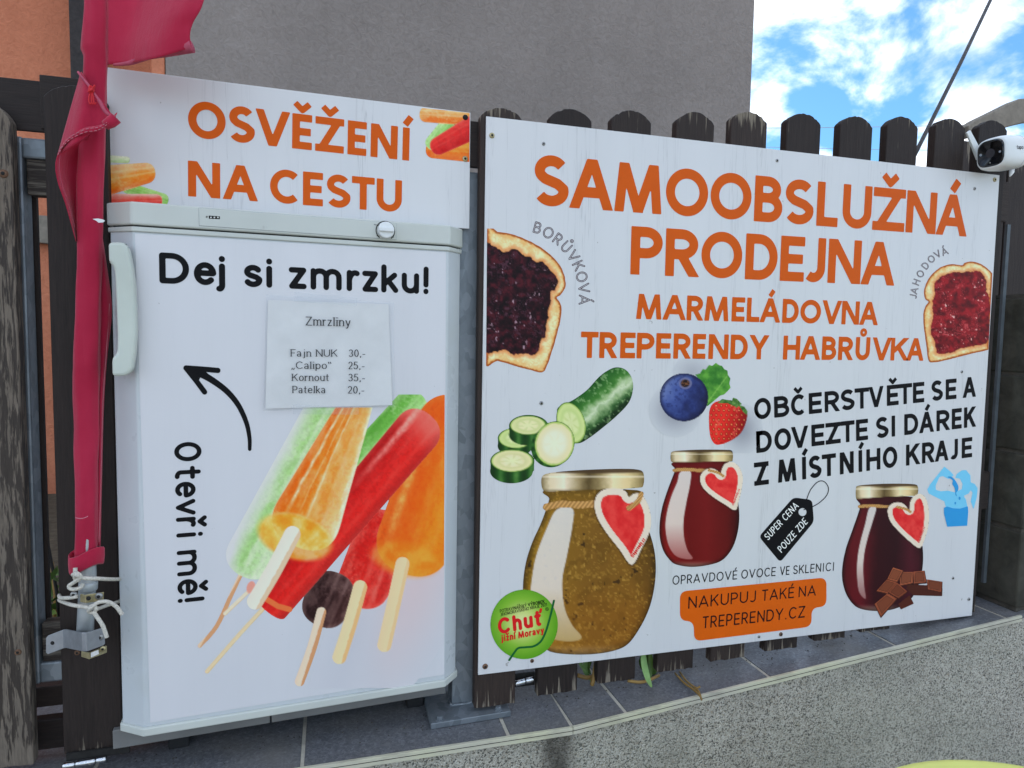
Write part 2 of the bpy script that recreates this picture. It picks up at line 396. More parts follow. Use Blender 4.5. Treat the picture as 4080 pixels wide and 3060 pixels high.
def bmobj(name, bm, mat, parent=None, smooth=False):
    me = bpy.data.meshes.new(name); bm.normal_update(); bm.to_mesh(me); bm.free()
    me.materials.append(MAT[mat] if isinstance(mat, str) else mat)
    if smooth: me.polygons.foreach_set('use_smooth', [True] * len(me.polygons))
    o = link(bpy.data.objects.new(name, me))
    if parent is not None: setpar(o, parent)
    return o
def frame_pts(F, pts):                                      # local (u, depth, z) -> world for frame F=(origin,u,w)
    o, u, w = F
    return [tuple(o + p[0] * u + p[1] * w + np.array([0, 0, p[2]])) for p in pts]
WF = (np.zeros(3), np.array([1, 0, 0.0]), np.array([0, 1.0, 0]))
def prism(name, outline, a0, a1, mat, parent=None, bev=0.0, F=WF, seg=2, axis='y', smooth=False):
    """outline: list of 2-D points; extruded along the third axis from a0 to a1 (axis y: outline in u,z; axis z: outline in u,depth; axis x: outline in depth,z)"""
    bm = bmesh.new()
    def P(p, a):
        if axis == 'y': q = (p[0], a, p[1])
        elif axis == 'z': q = (p[0], p[1], a)
        else: q = (a, p[0], p[1])
        return frame_pts(F, [q])[0]
    v0 = [bm.verts.new(P(p, a0)) for p in outline]; v1 = [bm.verts.new(P(p, a1)) for p in outline]
    n = len(outline)
    bm.faces.new(v0); bm.faces.new(v1[::-1])
    for i in range(n): bm.faces.new((v0[i], v1[i], v1[(i + 1) % n], v0[(i + 1) % n]))
    bmesh.ops.recalc_face_normals(bm, faces=bm.faces)
    if bev: bmesh.ops.bevel(bm, geom=list(bm.edges), offset=bev, segments=seg, affect='EDGES', profile=0.5)
    return bmobj(name, bm, mat, parent, smooth)
def box(name, x0, x1, y0, y1, z0, z1, mat, parent=None, bev=0.0, F=WF, seg=2):
    return prism(name, [(x0, z0), (x1, z0), (x1, z1), (x0, z1)], y0, y1, mat, parent, bev, F, seg)
def tube(name, pts, r, mat, parent=None, n=8, closed=False):
    pts = [np.array(p, float) for p in pts]
    rs = r if hasattr(r, '__len__') else [r] * len(pts)
    V, Fc = [], []
    up = np.array([0.13, 0.27, 0.95])
    for i, p in enumerate(pts):
        t = pts[min(i + 1, len(pts) - 1)] - pts[max(i - 1, 0)]; t /= np.linalg.norm(t) + 1e-12
        a = np.cross(t, up)
        if np.linalg.norm(a) < 0.15: a = np.cross(t, np.array([1.0, 0, 0]))
        a /= np.linalg.norm(a); b = np.cross(t, a)
        for k in range(n):
            an = 2 * math.pi * k / n; V.append(p + rs[i] * (math.cos(an) * a + math.sin(an) * b))
    for i in range(len(pts) - 1):
        for k in range(n): Fc.append((i * n + k, i * n + (k + 1) % n, (i + 1) * n + (k + 1) % n, (i + 1) * n + k))
    Fc.append(tuple(range(n))[::-1]); Fc.append(tuple((len(pts) - 1) * n + k for k in range(n)))
    return obj(name, V, Fc, mat, parent, True)
def smooth_path(pts, k=6, closed=False):
    P = [np.array(p, float) for p in pts]; out = []; n = len(P)
    rngi = range(n) if closed else range(n - 1)
    for i in rngi:
        if closed: p0, p1, p2, p3 = P[i - 1], P[i], P[(i + 1) % n], P[(i + 2) % n]
        else: p0, p1, p2, p3 = P[max(i - 1, 0)], P[i], P[i + 1], P[min(i + 2, n - 1)]
        for j in range(k):
            t = j / k
            out.append(0.5 * ((2 * p1) + (-p0 + p2) * t + (2 * p0 - 5 * p1 + 4 * p2 - p3) * t * t + (-p0 + 3 * p1 - 3 * p2 + p3) * t ** 3))
    if not closed: out.append(P[-1])
    return out
# ------------------------------------------------------------------ setting: pavement, yard
def sheet(name, x0, x1, y0, y1, z, mat):
    return obj(name, [(x0, y0, z), (x1, y0, z), (x1, y1, z), (x0, y1, z)], [(0, 1, 2, 3)], mat)
g = sheet('ground', -400, 400, -400, 400, 0.0, 'asphalt'); g['kind'] = 'structure'
ZC = 0.68                                                   # top of the coping (left run, level)
yd = box('yard', -6.0, 9.0, 1.34, 3.2, 0.01, ZC - 0.03, 'soil'); yd['kind'] = 'structure'

# ------------------------------------------------------------------ house behind
house = thing('house', 'grey and orange rendered house wall rising behind the picket fence', 'house', (0, 3.4, 0))
HY = 3.4
hx = lambda px, py=150, y=HY: float(at_y(px, py, y)[0])
hz = lambda py, px=200, y=HY: float(at_y(px, py, y)[2])
xe = hx(3000, 220)
box('grey_wall', hx(655), xe, HY, HY + 6, 0.0, 6.0, 'stucco_grey', house, 0.01)
box('corner_strip', hx(598), hx(655) - 0.002, HY + 0.004, HY + 0.4, 0.0, 6.0, 'stucco_orange', house, 0.006)
ow = box('orange_wall', -7.0, hx(598) - 0.002, HY + 0.35, HY + 6, hz(2020, 190, HY + .35), 6.0, 'stucco_orange', house)
box('base_course', -7.0, hx(598) - 0.004, HY + 0.30, HY + 5.9, 0.0, hz(2028, 190, HY + .30), 'block', house, 0.01)
box('pilaster', hx(275, 150, HY + .2), hx(372, 150, HY + .2), HY + 0.2, HY + 0.348, 0.2, 6.0, 'stucco_dark', house, 0.008)
zl = hz(858, 170, HY + .30)
prism('ledge', [(-1.62, zl), (-1.20, zl), (-1.20, zl - 0.145), (-1.62, zl - 0.11)], HY + 0.30, HY + 0.348, 'concrete', house, 0.004)

# ------------------------------------------------------------------ boundary wall with tiled coping
K = np.array([0.402, 1.018, ZC + 0.0005]); LFT = np.array([-3.2, 1.018, ZC + 0.0005]); RGT = np.array([1.467, 1.050, 0.7600])
wall = thing('boundary_wall', 'low street wall of speckled mosaic plaster with blue grey tile coping', 'wall', (0, 1.15, 0))
def seg_box(name, A, B, d0, d1, t0, t1, mat, bev=0.0, parent=wall, ea=0, eb=0):
    A, B = np.array(A), np.array(B)
    dr = B - A; dr /= np.linalg.norm(dr); A = A + dr * ea; B = B - dr * eb
    h = np.array([dr[0], dr[1], 0]); h /= np.linalg.norm(h); dp = np.array([-h[1], h[0], 0]); up = np.array([0, 0, 1.0])
    bm = bmesh.new(); vs = []
    for P in (A, B):
        for d, t in ((d0, t0), (d1, t0), (d1, t1), (d0, t1)):
            vs.append(bm.verts.new(tuple(P + d * dp + t * up)))
    for f in ((0, 1, 2, 3), (7, 6, 5, 4), (0, 4, 5, 1), (1, 5, 6, 2), (2, 6, 7, 3), (3, 7, 4, 0)): bm.faces.new([vs[i] for i in f])
    bmesh.ops.recalc_face_normals(bm, faces=bm.faces)
    if bev: bmesh.ops.bevel(bm, geom=list(bm.edges), offset=bev, segments=2, affect='EDGES')
    return bmobj(name, bm, mat, parent)
def down_face(A, B, name):
    A, B = np.array(A), np.array(B)
    h = (B - A) * np.array([1, 1, 0]); h /= np.linalg.norm(h); dp = np.array([-h[1], h[0], 0])
    a, b = A + dp * .007, B + dp * .007; a2, b2 = A + dp * .29, B + dp * .29
    V = [(a[0], a[1], -.02), (b[0], b[1], -.02), (b[0], b[1], b[2] - .012), (a[0], a[1], a[2] - .012)]
    V += [(a2[0], a2[1], -.02), (b2[0], b2[1], -.02), (b2[0], b2[1], b2[2] - .012), (a2[0], a2[1], a2[2] - .012)]
    return obj(name, V, [(0, 1, 2, 3), (1, 5, 6, 2), (5, 4, 7, 6), (4, 0, 3, 7), (3, 2, 6, 7)], 'mosaic', wall)
down_face(LFT, K, 'plaster_face'); down_face(K, RGT, 'plaster_face')
EXT = RGT + (RGT - K) * np.array([.9, .9, 0]); down_face(RGT, EXT, 'plaster_face')
seg_box('mortar_bed', LFT, K, .004, .30, -.0115, -.0012, 'grout'); seg_box('mortar_bed', K, RGT, .004, .30, -.0115, -.0012, 'grout')
jl = [-1.275, -.96, -.655, -.352, -.045, .288, .402]
for a, b in zip(jl[:-1], jl[1:]):
    lerp = lambda x: LFT + (K - LFT) * (x - LFT[0]) / (K[0] - LFT[0])
    seg_box('coping_tile', lerp(a), lerp(b), .0025, .302, -.011, 0.0, 'tile', .0010, ea=.0029, eb=.0029)
jr = [.402, .506, .81, 1.118, 1.428]
for a, b in zip(jr[:-1], jr[1:]):
    lerp = lambda x: K + (RGT - K) * (x - K[0]) / (RGT[0] - K[0])
    seg_box('coping_tile', lerp(a), lerp(b), .0025, .302, -.011, 0.0, 'tile', .0010, ea=.0029, eb=.0029)
seg_box('coping_tile', K + (RGT - K) * ((1.428 - K[0]) / (RGT[0] - K[0])), K + (RGT - K) * 1.06, .0025, .302, -.011, 0.0, 'tile', .0012, ea=.0018)
for A, B in ((LFT, K), (K, RGT)):
    t = seg_box('edge_trim', A, B, -.0045, .0022, -.0125, .0009, 'trim', .0009, eb=.0006)
    seg_box('trim_groove', A, B, -.0050, -.0040, -.0052, -.0044, 'hole', 0, t, eb=.0008)

# ------------------------------------------------------------------ neighbour's pillar and beam
pil = thing('block_pillar', 'dark grey concrete block pillar at the right end of the wall', 'pillar', (1.62, 1.22, 0.0))
zb = 0.5
for zt in (.7655, .945, 1.118, 1.291, 1.464):
    x0 = 1.4665 + 0.0 * zb
    box('block', 1.4695, 1.80, 1.062, 1.40, zb + (.004 if zb else 0), zt - .004, 'block', pil, .004)
    box('mortar_joint', 1.4735, 1.796, 1.066, 1.396, zt - .0045, zt + .0045, 'mortar', pil)
    zb = zt
beam_out = [at_y(*p, 2.2) for p in ((3858, 500), (3905, 470), (4062, 393), (4150, 385), (4150, 470), (4078, 487), (3902, 537), (3870, 545))]
beam = prism('concrete_beam', [(p[0], p[2]) for p in beam_out], 2.2, 2.26, 'concrete', None, .004)
tag(beam, 'sloping beige concrete roof edge behind the white security camera', 'roof edge')
shed = thing('board_screen', 'dark brown upright board screen behind the block pillar', 'fence', (1.7, 1.6, 0))
for i in range(6):
    X = 1.74 + i * .142
    box('board', X, X + .136, 1.58, 1.602, 0.3, CAMZ + .62 - .05 * math.sin(i), 'wood', shed, .003)
box('rail', 1.70, 2.6, 1.603, 1.64, CAMZ + .30, CAMZ + .38, 'wood_rail', shed, .003)

# ------------------------------------------------------------------ picket fence
def picket(name, xc, wd, y0, th, zb, zt, mat, parent, rise=.021, lean=0.0, ragged=True):
    r = random.Random(int(xc * 1e4) + 5)
    out = [(xc - wd / 2, zb), (xc + wd / 2, zb)]
    if ragged:
        out = [(xc - wd / 2 + wd * k / 9, zb + r.uniform(0, .0022)) for k in range(10)]
    n = 22
    zs = zt - rise
    for k in range(n + 1):
        t = k / n; xx = xc + wd / 2 - wd * t
        zz = zs + rise * (1 - (2 * t - 1) ** 2) ** 0.80
        zz -= max(0, r.gauss(0, .0012)) if 0 < k < n else 0
        out.append((xx + lean * (zz - zb), zz))
    return prism(name, out, y0, y0 + th, mat, parent, .0012, seg=1)
PY = SIGN_Y + .0035
fence = thing('picket_fence', 'dark brown round topped picket fence behind the large sign', 'fence', (.85, PY + .03, .70))
tops = [(2009, 430), (2274, 432), (2523, 438), (2769, 444), (2990, 444), (3212, 452), (3415, 461), (3605, 463), (3787, 471), (3963, 478)]
for i, (px, py) in enumerate(tops):
    p = at_y(px, py, PY)
    wd = .0765 if i else .0745
    picket('picket', float(p[0]), wd, PY + (.0003 * ((i * 7) % 5)), .019, CAMZ - .655 + .060 * (float(p[0]) - .25), float(p[2]), 'wood', fence, .0172 + .0011 * ((i * 5) % 4), lean=(.0015 * (((i * 3) % 5) - 2)))
for z0, h in ((.185, .085), (-.45, .085)):
    A = np.array([.2545, PY + .0195, CAMZ + z0]); B = np.array([1.42, PY + .0195, CAMZ + z0 + .088])
    seg_box('rail', A, B, 0, .028, 0, h, 'wood_rail', .002, fence)
# steel flat at the right end
sp = [at_y(4013, 895, 1.115), at_y(3922, 2320, 1.115)]
xm = .5 * (sp[0][0] + sp[1][0])
box('steel_flat', xm - .0045, xm + .0045, 1.112, 1.118, float(sp[1][2]), float(sp[0][2]), 'steel_dark', fence)
box('end_post', xm + .010, 1.462, 1.16, 1.20, .765, CAMZ + .33, 'wood', fence, .002)

post = thing('steel_post', 'galvanised square steel post on a base plate between freezer and sign', 'post', (.228, 1.134, ZC))
box('tube', .2075, .2475, 1.114, 1.154, ZC + .0115, CAMZ + .283, 'galv', post, .0025)
pl = prism('base_plate', [(.163, 1.067), (.306, 1.072), (.306, 1.205), (.163, 1.205)], ZC + .0012, ZC + .0115, 'galv', post, .001, axis='z')
def hexbolt(x, y, z, r, h, mat, parent):
    o = prism('bolt', [(x + r * math.cos(a), y + r * math.sin(a)) for a in [k * math.pi / 3 + .3 for k in range(6)]], z, z + h, mat, parent, .0006, axis='z')
    prism('washer', [(x + r * 1.45 * math.cos(a), y + r * 1.45 * math.sin(a)) for a in [k * math.pi / 9 for k in range(18)]], z - .0004, z + .0012, mat, o, axis='z')
for px, py in ((1752, 2864), (1985, 2824)):
    p = at_z(px, py, ZC + .0125); hexbolt(float(p[0]), float(p[1]), ZC + .0118, .0055, .006, 'galv', post)
# weld bead
wv = []
for k in range(60):
    a = k / 60 * 4; sd, f = int(a), a - int(a)
    c = [(.2065 + .042 * f, 1.113), (.2485, 1.113 + .042 * f), (.2485 - .042 * f, 1.155), (.2065, 1.155 - .042 * f)][sd]
    wv.append((c[0], c[1], ZC + .0125 + random.uniform(-.0008, .0012)))
tube('weld', wv + wv[:1], [.0028 + random.uniform(-.0007, .0007) for _ in range(61)], 'galv', post, 6)
# slim hinge knuckles beside the post
for a, b in ((960, 990), (992, 1120), (1260, 1505), (1520, 1600), (1602, 1870)):
    p, q = at_y(1916 - (a - 950) * .0125, a, 1.1105), at_y(1916 - (b - 950) * .0125, b, 1.1105)
    box('hinge_knuckle', float(p[0]) - .0021, float(p[0]) + .0021, 1.109, 1.1125, float(q[2]), float(p[2]), 'zinc', post, .0006)
# dark top rail passing in front of the post, seen between the two boards
rl = box('cross_rail', -.40, .2508, 1.1035, 1.1130, CAMZ + .2885, CAMZ + .3645, 'wood_rail', fence, .0015)

# ------------------------------------------------------------------ gate on the left
gate = thing('side_gate', 'weathered wooden gate with galvanised frame at the left edge', 'gate', (-.42, 1.11, .70))
gx = lambda px, py, y: float(at_y(px, py, y)[0])
gz = lambda px, py, y: float(at_y(px, py, y)[2])
picket('picket', -.4275 - .0375 - .003, .077, 1.086, .019, gz(100, 3052, 1.086), gz(10, 395, 1.086), 'wood_grey', gate, .030)
x2 = (gx(245, 1500, 1.086) + gx(490, 2960, 1.086)) / 2
picket('picket', x2 - .0065, .0785, 1.086, .019, gz(330, 3000, 1.086), gz(290, 338, 1.086), 'wood', gate, .020)
ZT0, ZT1 = gz(60, 540, 1.112), gz(60, 625, 1.112)
xl0, xl1 = gx(72, 1500, 1.112), gx(118, 1500, 1.112)
zb0, zb1 = gz(200, 2640, 1.112), gz(200, 2722, 1.112)
fr = box('steel_frame', xl0, xl1, 1.112, 1.142, zb1, ZT0, 'galv', gate, .003)
box('steel_frame', xl1 - .001, -.20, 1.113, 1.141, ZT1, ZT0 - .001, 'galv', gate, .003)
box('steel_frame', xl1 - .001, -.24, 1.113, 1.141, zb1 + .001, zb0, 'galv', gate, .003)
box('rail', -.62, -.31, 1.1062, 1.1118, gz(200, 530, 1.107), gz(150, 322, 1.107), 'wood_rail', gate, .0015)
box('rail_block', gx(106, 700, 1.118), -.33, 1.1175, 1.140, gz(150, 778, 1.118), gz(150, 634, 1.118), 'wood_block', gate, .002)
box('rail_block', gx(168, 2560, 1.118), -.33, 1.1175, 1.140, gz(200, 2638, 1.118), gz(200, 2480, 1.118), 'wood_block', gate, .002)
box('inner_panel', gx(112, 1500, 1.145), gx(169, 1500, 1.145), 1.1445, 1.152, zb0 + .001, ZT1 - .001, 'wood', gate, .001)
for a, b, yy in ((2735, 2815, 1.150), (2868, 2985, 1.135)):
    box('bottom_board', -.62, -.27, yy, yy + .02, gz(200, b, yy), gz(200, a, yy), 'wood_rail', gate, .002)
# dark filler boards closing the gap beside and around the freezer
fill = thing('filler_panel', 'dark stained wooden panel enclosing the freezer behind the flag pole', 'panel', (-.29, 1.13, .75))
box('board', gx(480, 2000, 1.12) - .02, -.236, 1.145, 1.160, .715, CAMZ + .20, 'wood', fill, .002)
box('board', -.312, -.27, 1.118, 1.132, gz(490, 2720, 1.118), gz(440, 805, 1.118) - .02, 'wood', fill, .002)

def cyl(name, A, B, r, mat, parent=None, n=20, bev=.0012):
    A, B = np.array(A, float), np.array(B, float); t = B - A; Ln = np.linalg.norm(t); t /= Ln
    pts = [A + t * s for s in (0, bev, Ln - bev, Ln)]
    return tube(name, pts, [r - bev, r, r, r - bev], mat, parent, n)
def gatebolt(segs, y, r, label):
    root = None
    for i, (a, b) in enumerate(segs):
        A, B = at_y(*a, y), at_y(*b, y)
        if i == 0: root = thing('barrel_hinge', label, 'hinge', tuple(A), 'chrome barrel hinges')
        cyl('barrel' if i == 0 else 'barrel_cap', A, B, r, 'chrome', root)
    return root
hb = gatebolt([((250, 3053), (300, 3045)), ((302, 3045), (382, 3031)), ((384, 3030.5), (425, 3023))], 1.075, .0045, 'chrome barrel hinge under the left gate picket')
box('hinge_leaf', -.385, -.30, 1.0805, 1.084, gz(330, 3026, 1.08), gz(330, 2996, 1.08), 'hole', hb)
hb2 = gatebolt([((2050, 2724), (2092, 2713)), ((2094, 2712.5), (2126, 2705))], 1.095, .0052, 'chrome barrel hinge under the lower left corner of the large sign')
box('hinge_leaf', gx(2040, 2700, 1.12), gx(2120, 2700, 1.12), 1.104, 1.108, gz(2080, 2740, 1.1), gz(2080, 2690, 1.1), 'hole', hb2)

# ------------------------------------------------------------------ freezer
FF = (PF.d * PF.n, PF.u, PF.n)
fu = lambda px, py: float(PF.uv(px, py)[0]); fzv = lambda px, py: float(PF.uv(px, py)[1])
uL = .5 * (fu(519.3, 800) + fu(585.8, 2929)); uR = .5 * (fu(1787, 901) + fu(1768.8, 2735))
zT = .5 * (fzv(519, 800) + fzv(1787, 901)); zB = .5 * (fzv(586, 2929.7) + fzv(1768.8, 2735.5))
zL0 = .5 * (fzv(519, 892) + fzv(1787, 980)); zD1 = .5 * (fzv(519, 899) + fzv(1787, 985)); zD0 = .5 * (fzv(520, 919) + fzv(1787, 1003))
C0 = PF.u * uL + PF.n * PF.d
frz = thing('freezer', 'white under counter freezer set into the fence with popsicle poster on its door', 'freezer', (float(C0[0]) + .2, float(C0[1]) + .2, ZC))
CH, CW = .0335, .0235
def fout(e=0.0, back=.06, ch=CH, cw=CW):
    return [(uL - e * .4, -e), (uR + e * .4, -e), (uR + ch + e - .007, cw), (uR + ch + e - .007, back), (uL - ch - e, back), (uL - ch - e, cw)]
box('cabinet', uL - CH + .004, uR + CH - .004, .062, .55, zB - .02, zT - .004, 'enamel', frz, .004, FF)
lid = prism('lid', fout(.004, .55), zL0, zT, 'cream', frz, .0028, FF, 3, 'z')
prism('seal_gap', fout(-.004, .061), zD1 - .001, zL0 + .001, 'rubber', frz, 0, FF, 1, 'z')
dr = prism('door', fout(0, .058), zB + .012, zD0 + .001, 'enamel', frz, .002, FF, 2, 'z')
prism('top_trim', fout(.0028, .058), zD0, zD1, 'cream', dr, .0016, FF, 2, 'z')
prism('bottom_trim', fout(.0035, .058), zB, zB + .013, 'cream', dr, .002, FF, 2, 'z')
us = fu(1077, 2890)
zp = zB - .034
box('plinth', uL - .05, us - .0012, .036, .060, zp, zB - .004, 'plinth', frz, .0015, FF)
box('plinth', us + .0012, uR + .012, .036, .060, zp, zB - .004, 'plinth', frz, .0015, FF)
box('foot', uL + .02, uL + .05, .07, .10, ZC, zp + .01, 'rubber', frz, .002, FF)
box('foot', uR - .05, uR - .02, .07, .10, ZC, zp + .01, 'rubber', frz, .002, FF)
box('foot', uL + .02, uL + .05, .48, .51, ZC - .04, zp + .02, 'rubber', frz, .002, FF)
box('foot', uR - .05, uR - .02, .48, .51, ZC - .04, zp + .02, 'rubber', frz, .002, FF)
# handle
ZH = fz(0, 700, 700 / 1290)
hp = [(792, 488), (860, 485), (895, 486), (922, 500), (942, 532), (965, 640), (985, 780), (996, 980), (999, 1150), (990, 1300), (972, 1420), (948, 1455), (905, 1473),
      (822, 1473), (818, 1345), (838, 1322), (856, 1300), (860, 1200), (853, 1000), (845, 800), (838, 690), (820, 650), (796, 632)]
PH = PF.off(.024)
hq = [PH.uv(*ZH(*p)) for p in hp]
HF = (PH.d * PH.n, PH.u, PH.n)
handle = prism('handle', [tuple(q) for q in hq], 0, .019, 'handle', dr, .0045, HF, 3)
for a, b in (((800, 500), (905, 625)), ((825, 1350), (925, 1465))):
    p, q = PH.uv(*ZH(*a)), PH.uv(*ZH(*b))
    box('mount', float(p[0]) + .005, float(q[0]), .015, .052, float(q[1]) + .004, float(p[1]) - .004, 'handle', handle, .003, HF)
# control panel on the lid
PL = PF.off(.0042)
def quad_on(name, P, pts, th, mat, parent, bev=0.0):
    Fr = (P.d * P.n, P.u, P.n)
    return prism(name, [tuple(P.uv(*p)) for p in pts], -th, .0008, mat, parent, bev, Fr, 2)
cp = quad_on('control_panel', PL, [Z1(570, 868), Z1(1657, 953), Z1(1657, 1043), Z1(573, 966)], .0007, 'cream', lid, .0003)
for a, b in (((570, 868), (1657, 953)), ((573, 966), (1657, 1043)), ((570, 868), (573, 966)), ((1657, 953), (1657, 1043))):
    p, q = PL.off(.0001).px(*Z1(*a)), PL.off(.0001).px(*Z1(*b)); tube('panel_line', [p, q], .00035, 'wire', cp, 6)
kc = PL.uv(*Z1(1597, 995)); KF = (PL.d * PL.n, PL.u, PL.n)
kr = .0128
ring = [(float(kc[0]) + (kr + .0018) * math.cos(a), float(kc[1]) + (kr + .0018) * math.sin(a)) for a in np.linspace(-.9, math.pi + .9, 40)]
tube('dial_mark', [tuple(PL.off(.0009).pt(u, v)) for u, v in ring], .0007, 'black', cp, 6)
kn = prism('knob', [(float(kc[0]) + kr * math.cos(a), float(kc[1]) + kr * math.sin(a)) for a in np.linspace(0, 2 * math.pi, 33)[:-1]], -.012, .0006, 'camwhite', lid, .002, KF, 3)
box('grip', float(kc[0]) - kr * .92, float(kc[0]) + kr * .92, -.0165, -.0115, float(kc[1]) - .0032, float(kc[1]) + .0034, 'camwhite', kn, .0012, KF)
poster = quad_on('poster', PF.off(.0004), [Z2(203, 45), Z2(2030, 155), (1770, 2687), (599, 2879)], .0004, 'poster', frz)

# ------------------------------------------------------------------ the two boards
sign = thing('large_sign', 'large white sign in orange and black lettering with jam jars and toast', 'sign', (.81, SIGN_Y, .75))
sq = [PS.uv(*p) for p in ((1905, 2690), (3872.5, 2453), (3983, 698), (1937.5, 463))]
prism('panel', [tuple(q) for q in sq], SIGN_Y, SIGN_Y + .0033, 'sign', sign, .0004, seg=1)
board = thing('upper_board', 'long white board lettered in orange above the freezer', 'sign', (-.05, 1.10, 1.5))
bq = [PB.uv(*p) for p in ((385, 800), (1870, 911.5), (1874.5, 449), (385, 263))]
prism('panel', [tuple(q) for q in bq], 1.100, 1.1032, 'board', board, .0004, seg=1)
# ------------------------------------------------------------------ printing: signed-distance shapes -> flat ink meshes
WHITE = 0.68
def vnoise(x, y, seed):
    xi, yi = np.floor(x).astype(np.int64), np.floor(y).astype(np.int64); fx, fy = x - xi, y - yi
    fx, fy = fx * fx * (3 - 2 * fx), fy * fy * (3 - 2 * fy)
    def h(a, b):
        n = (a * 374761393 + b * 668265263 + seed * 974711) & 0x7fffffff
        n = ((n ^ (n >> 13)) * 1274126177) & 0x7fffffff
        return ((n ^ (n >> 16)) & 0xffff) / 65535.0
    return (h(xi, yi) * (1 - fx) + h(xi + 1, yi) * fx) * (1 - fy) + (h(xi, yi + 1) * (1 - fx) + h(xi + 1, yi + 1) * fx) * fy
def fbm(x, y, s, seed=1, o=4):
    r, a, t = 0, 1.0, 0
    for k in range(o):
        r = r + a * vnoise(x * s + 13.7 * k, y * s - 7.1 * k, seed + k); t += a; a *= .55; s *= 2.03
    return r / t
def sstep(a, b, x):
    t = np.clip((x - a) / (b - a), 0, 1); return t * t * (3 - 2 * t)
def seg_d(X, Y, a, b):
    ax, ay, bx, by = *a, *b; vx, vy = bx - ax, by - ay; L2 = vx * vx + vy * vy + 1e-12
    t = ((X - ax) * vx + (Y - ay) * vy) / L2
    tc = np.clip(t, 0, 1)
    return np.hypot(X - ax - tc * vx, Y - ay - tc * vy), t, math.sqrt(L2)
def poly_sd(X, Y, pts):
    d = np.full(X.shape, 1e9); ins = np.zeros(X.shape, bool); n = len(pts)
    for i in range(n):
        a, b = pts[i], pts[(i + 1) % n]
        d = np.minimum(d, seg_d(X, Y, a, b)[0])
        c = ((a[1] > Y) != (b[1] > Y))
        with np.errstate(divide='ignore', invalid='ignore'):
            xs = (b[0] - a[0]) * (Y - a[1]) / (b[1] - a[1] + 1e-12) + a[0]
        ins ^= c & (X < xs)
    return np.where(ins, -d, d)
def spoly(pts, k=5): return [tuple(p) for p in smooth_path(pts, k, True)]
def ell_sd(X, Y, cx, cy, rx, ry, rot=0.0):
    c, s = math.cos(rot), math.sin(rot); x, y = (X - cx) * c + (Y - cy) * s, -(X - cx) * s + (Y - cy) * c
    k = np.hypot(x / rx, y / ry); return (k - 1) * min(rx, ry)
def polyline_d(X, Y, pts, closed=False):
    d = np.full(X.shape, 1e9); P = list(pts) + ([pts[0]] if closed else [])
    for a, b in zip(P[:-1], P[1:]): d = np.minimum(d, seg_d(X, Y, a, b)[0])
    return d
def butt_sd(X, Y, pts, hw, closed=False):
    """flat-ended stroke: points that lie beyond an end of the line are outside"""
    P = list(pts) + ([pts[0]] if closed else []); best = np.full(X.shape, 1e9); over = np.full(X.shape, -1e9)
    n = len(P) - 1
    for i, (a, b) in enumerate(zip(P[:-1], P[1:])):
        d, t, ln = seg_d(X, Y, a, b); m = d < best
        o = np.full(X.shape, -1e9)
        if not closed and i == 0: o = np.maximum(o, -t * ln)
        if not closed and i == n - 1: o = np.maximum(o, (t - 1) * ln)
        best = np.where(m, d, best); over = np.where(m, o, over)
    return np.maximum(best - hw, over)
def contour(X, Y, D, ink=None):
    """marching squares: vertices (x, y), faces, colours"""
    ny, nx = D.shape
    I = D < 0
    idx = -np.ones(D.shape, np.int64); k = int(I.sum()); idx[I] = np.arange(k)
    V = [np.stack([X[I], Y[I]], -1)]; C = [ink[I]] if ink is not None else None
    full = I[:-1, :-1] & I[1:, :-1] & I[1:, 1:] & I[:-1, 1:]
    Q = np.stack([idx[:-1, :-1][full], idx[:-1, 1:][full], idx[1:, 1:][full], idx[1:, :-1][full]], -1)
    faces = Q.tolist()
    anyi = (I[:-1, :-1] | I[1:, :-1] | I[1:, 1:] | I[:-1, 1:]) & ~full
    ev, ec, emap = [], [], {}
    for j, i in zip(*np.nonzero(anyi)):
        cs = ((j, i), (j, i + 1), (j + 1, i + 1), (j + 1, i)); poly = []
        for a, b in zip(cs, cs[1:] + cs[:1]):
            if I[a]: poly.append(int(idx[a]))
            if I[a] != I[b]:
                key = (a, b) if a < b else (b, a); e = emap.get(key)
                if e is None:
                    da, db = D[a], D[b]; t = da / (da - db)
                    ev.append((X[a] + t * (X[b] - X[a]), Y[a] + t * (Y[b] - Y[a])))
                    if ink is not None: ec.append(ink[a] if I[a] else ink[b])
                    e = emap[key] = k + len(ev) - 1
                poly.append(e)
        if len(poly) >= 3: faces.append(poly)
    if ev:
        V.append(np.array(ev))
        if ink is not None: C.append(np.array(ec))
    return np.concatenate(V), faces, (np.concatenate(C) if ink is not None else None)
class Ink:
    """collects contours and makes one mesh on a plane"""
    def __init__(s): s.V, s.F, s.C, s.n = [], [], [], 0
    def add(s, V3, F, C=None):
        s.V.append(V3); s.F += [[i + s.n for i in f] for f in F]; s.n += len(V3)
        if C is not None: s.C.append(C)
    def make(s, name, mat, parent):
        if not s.n: return None
        return obj(name, np.concatenate(s.V), s.F, mat, parent, ink=np.concatenate(s.C) if s.C else None)

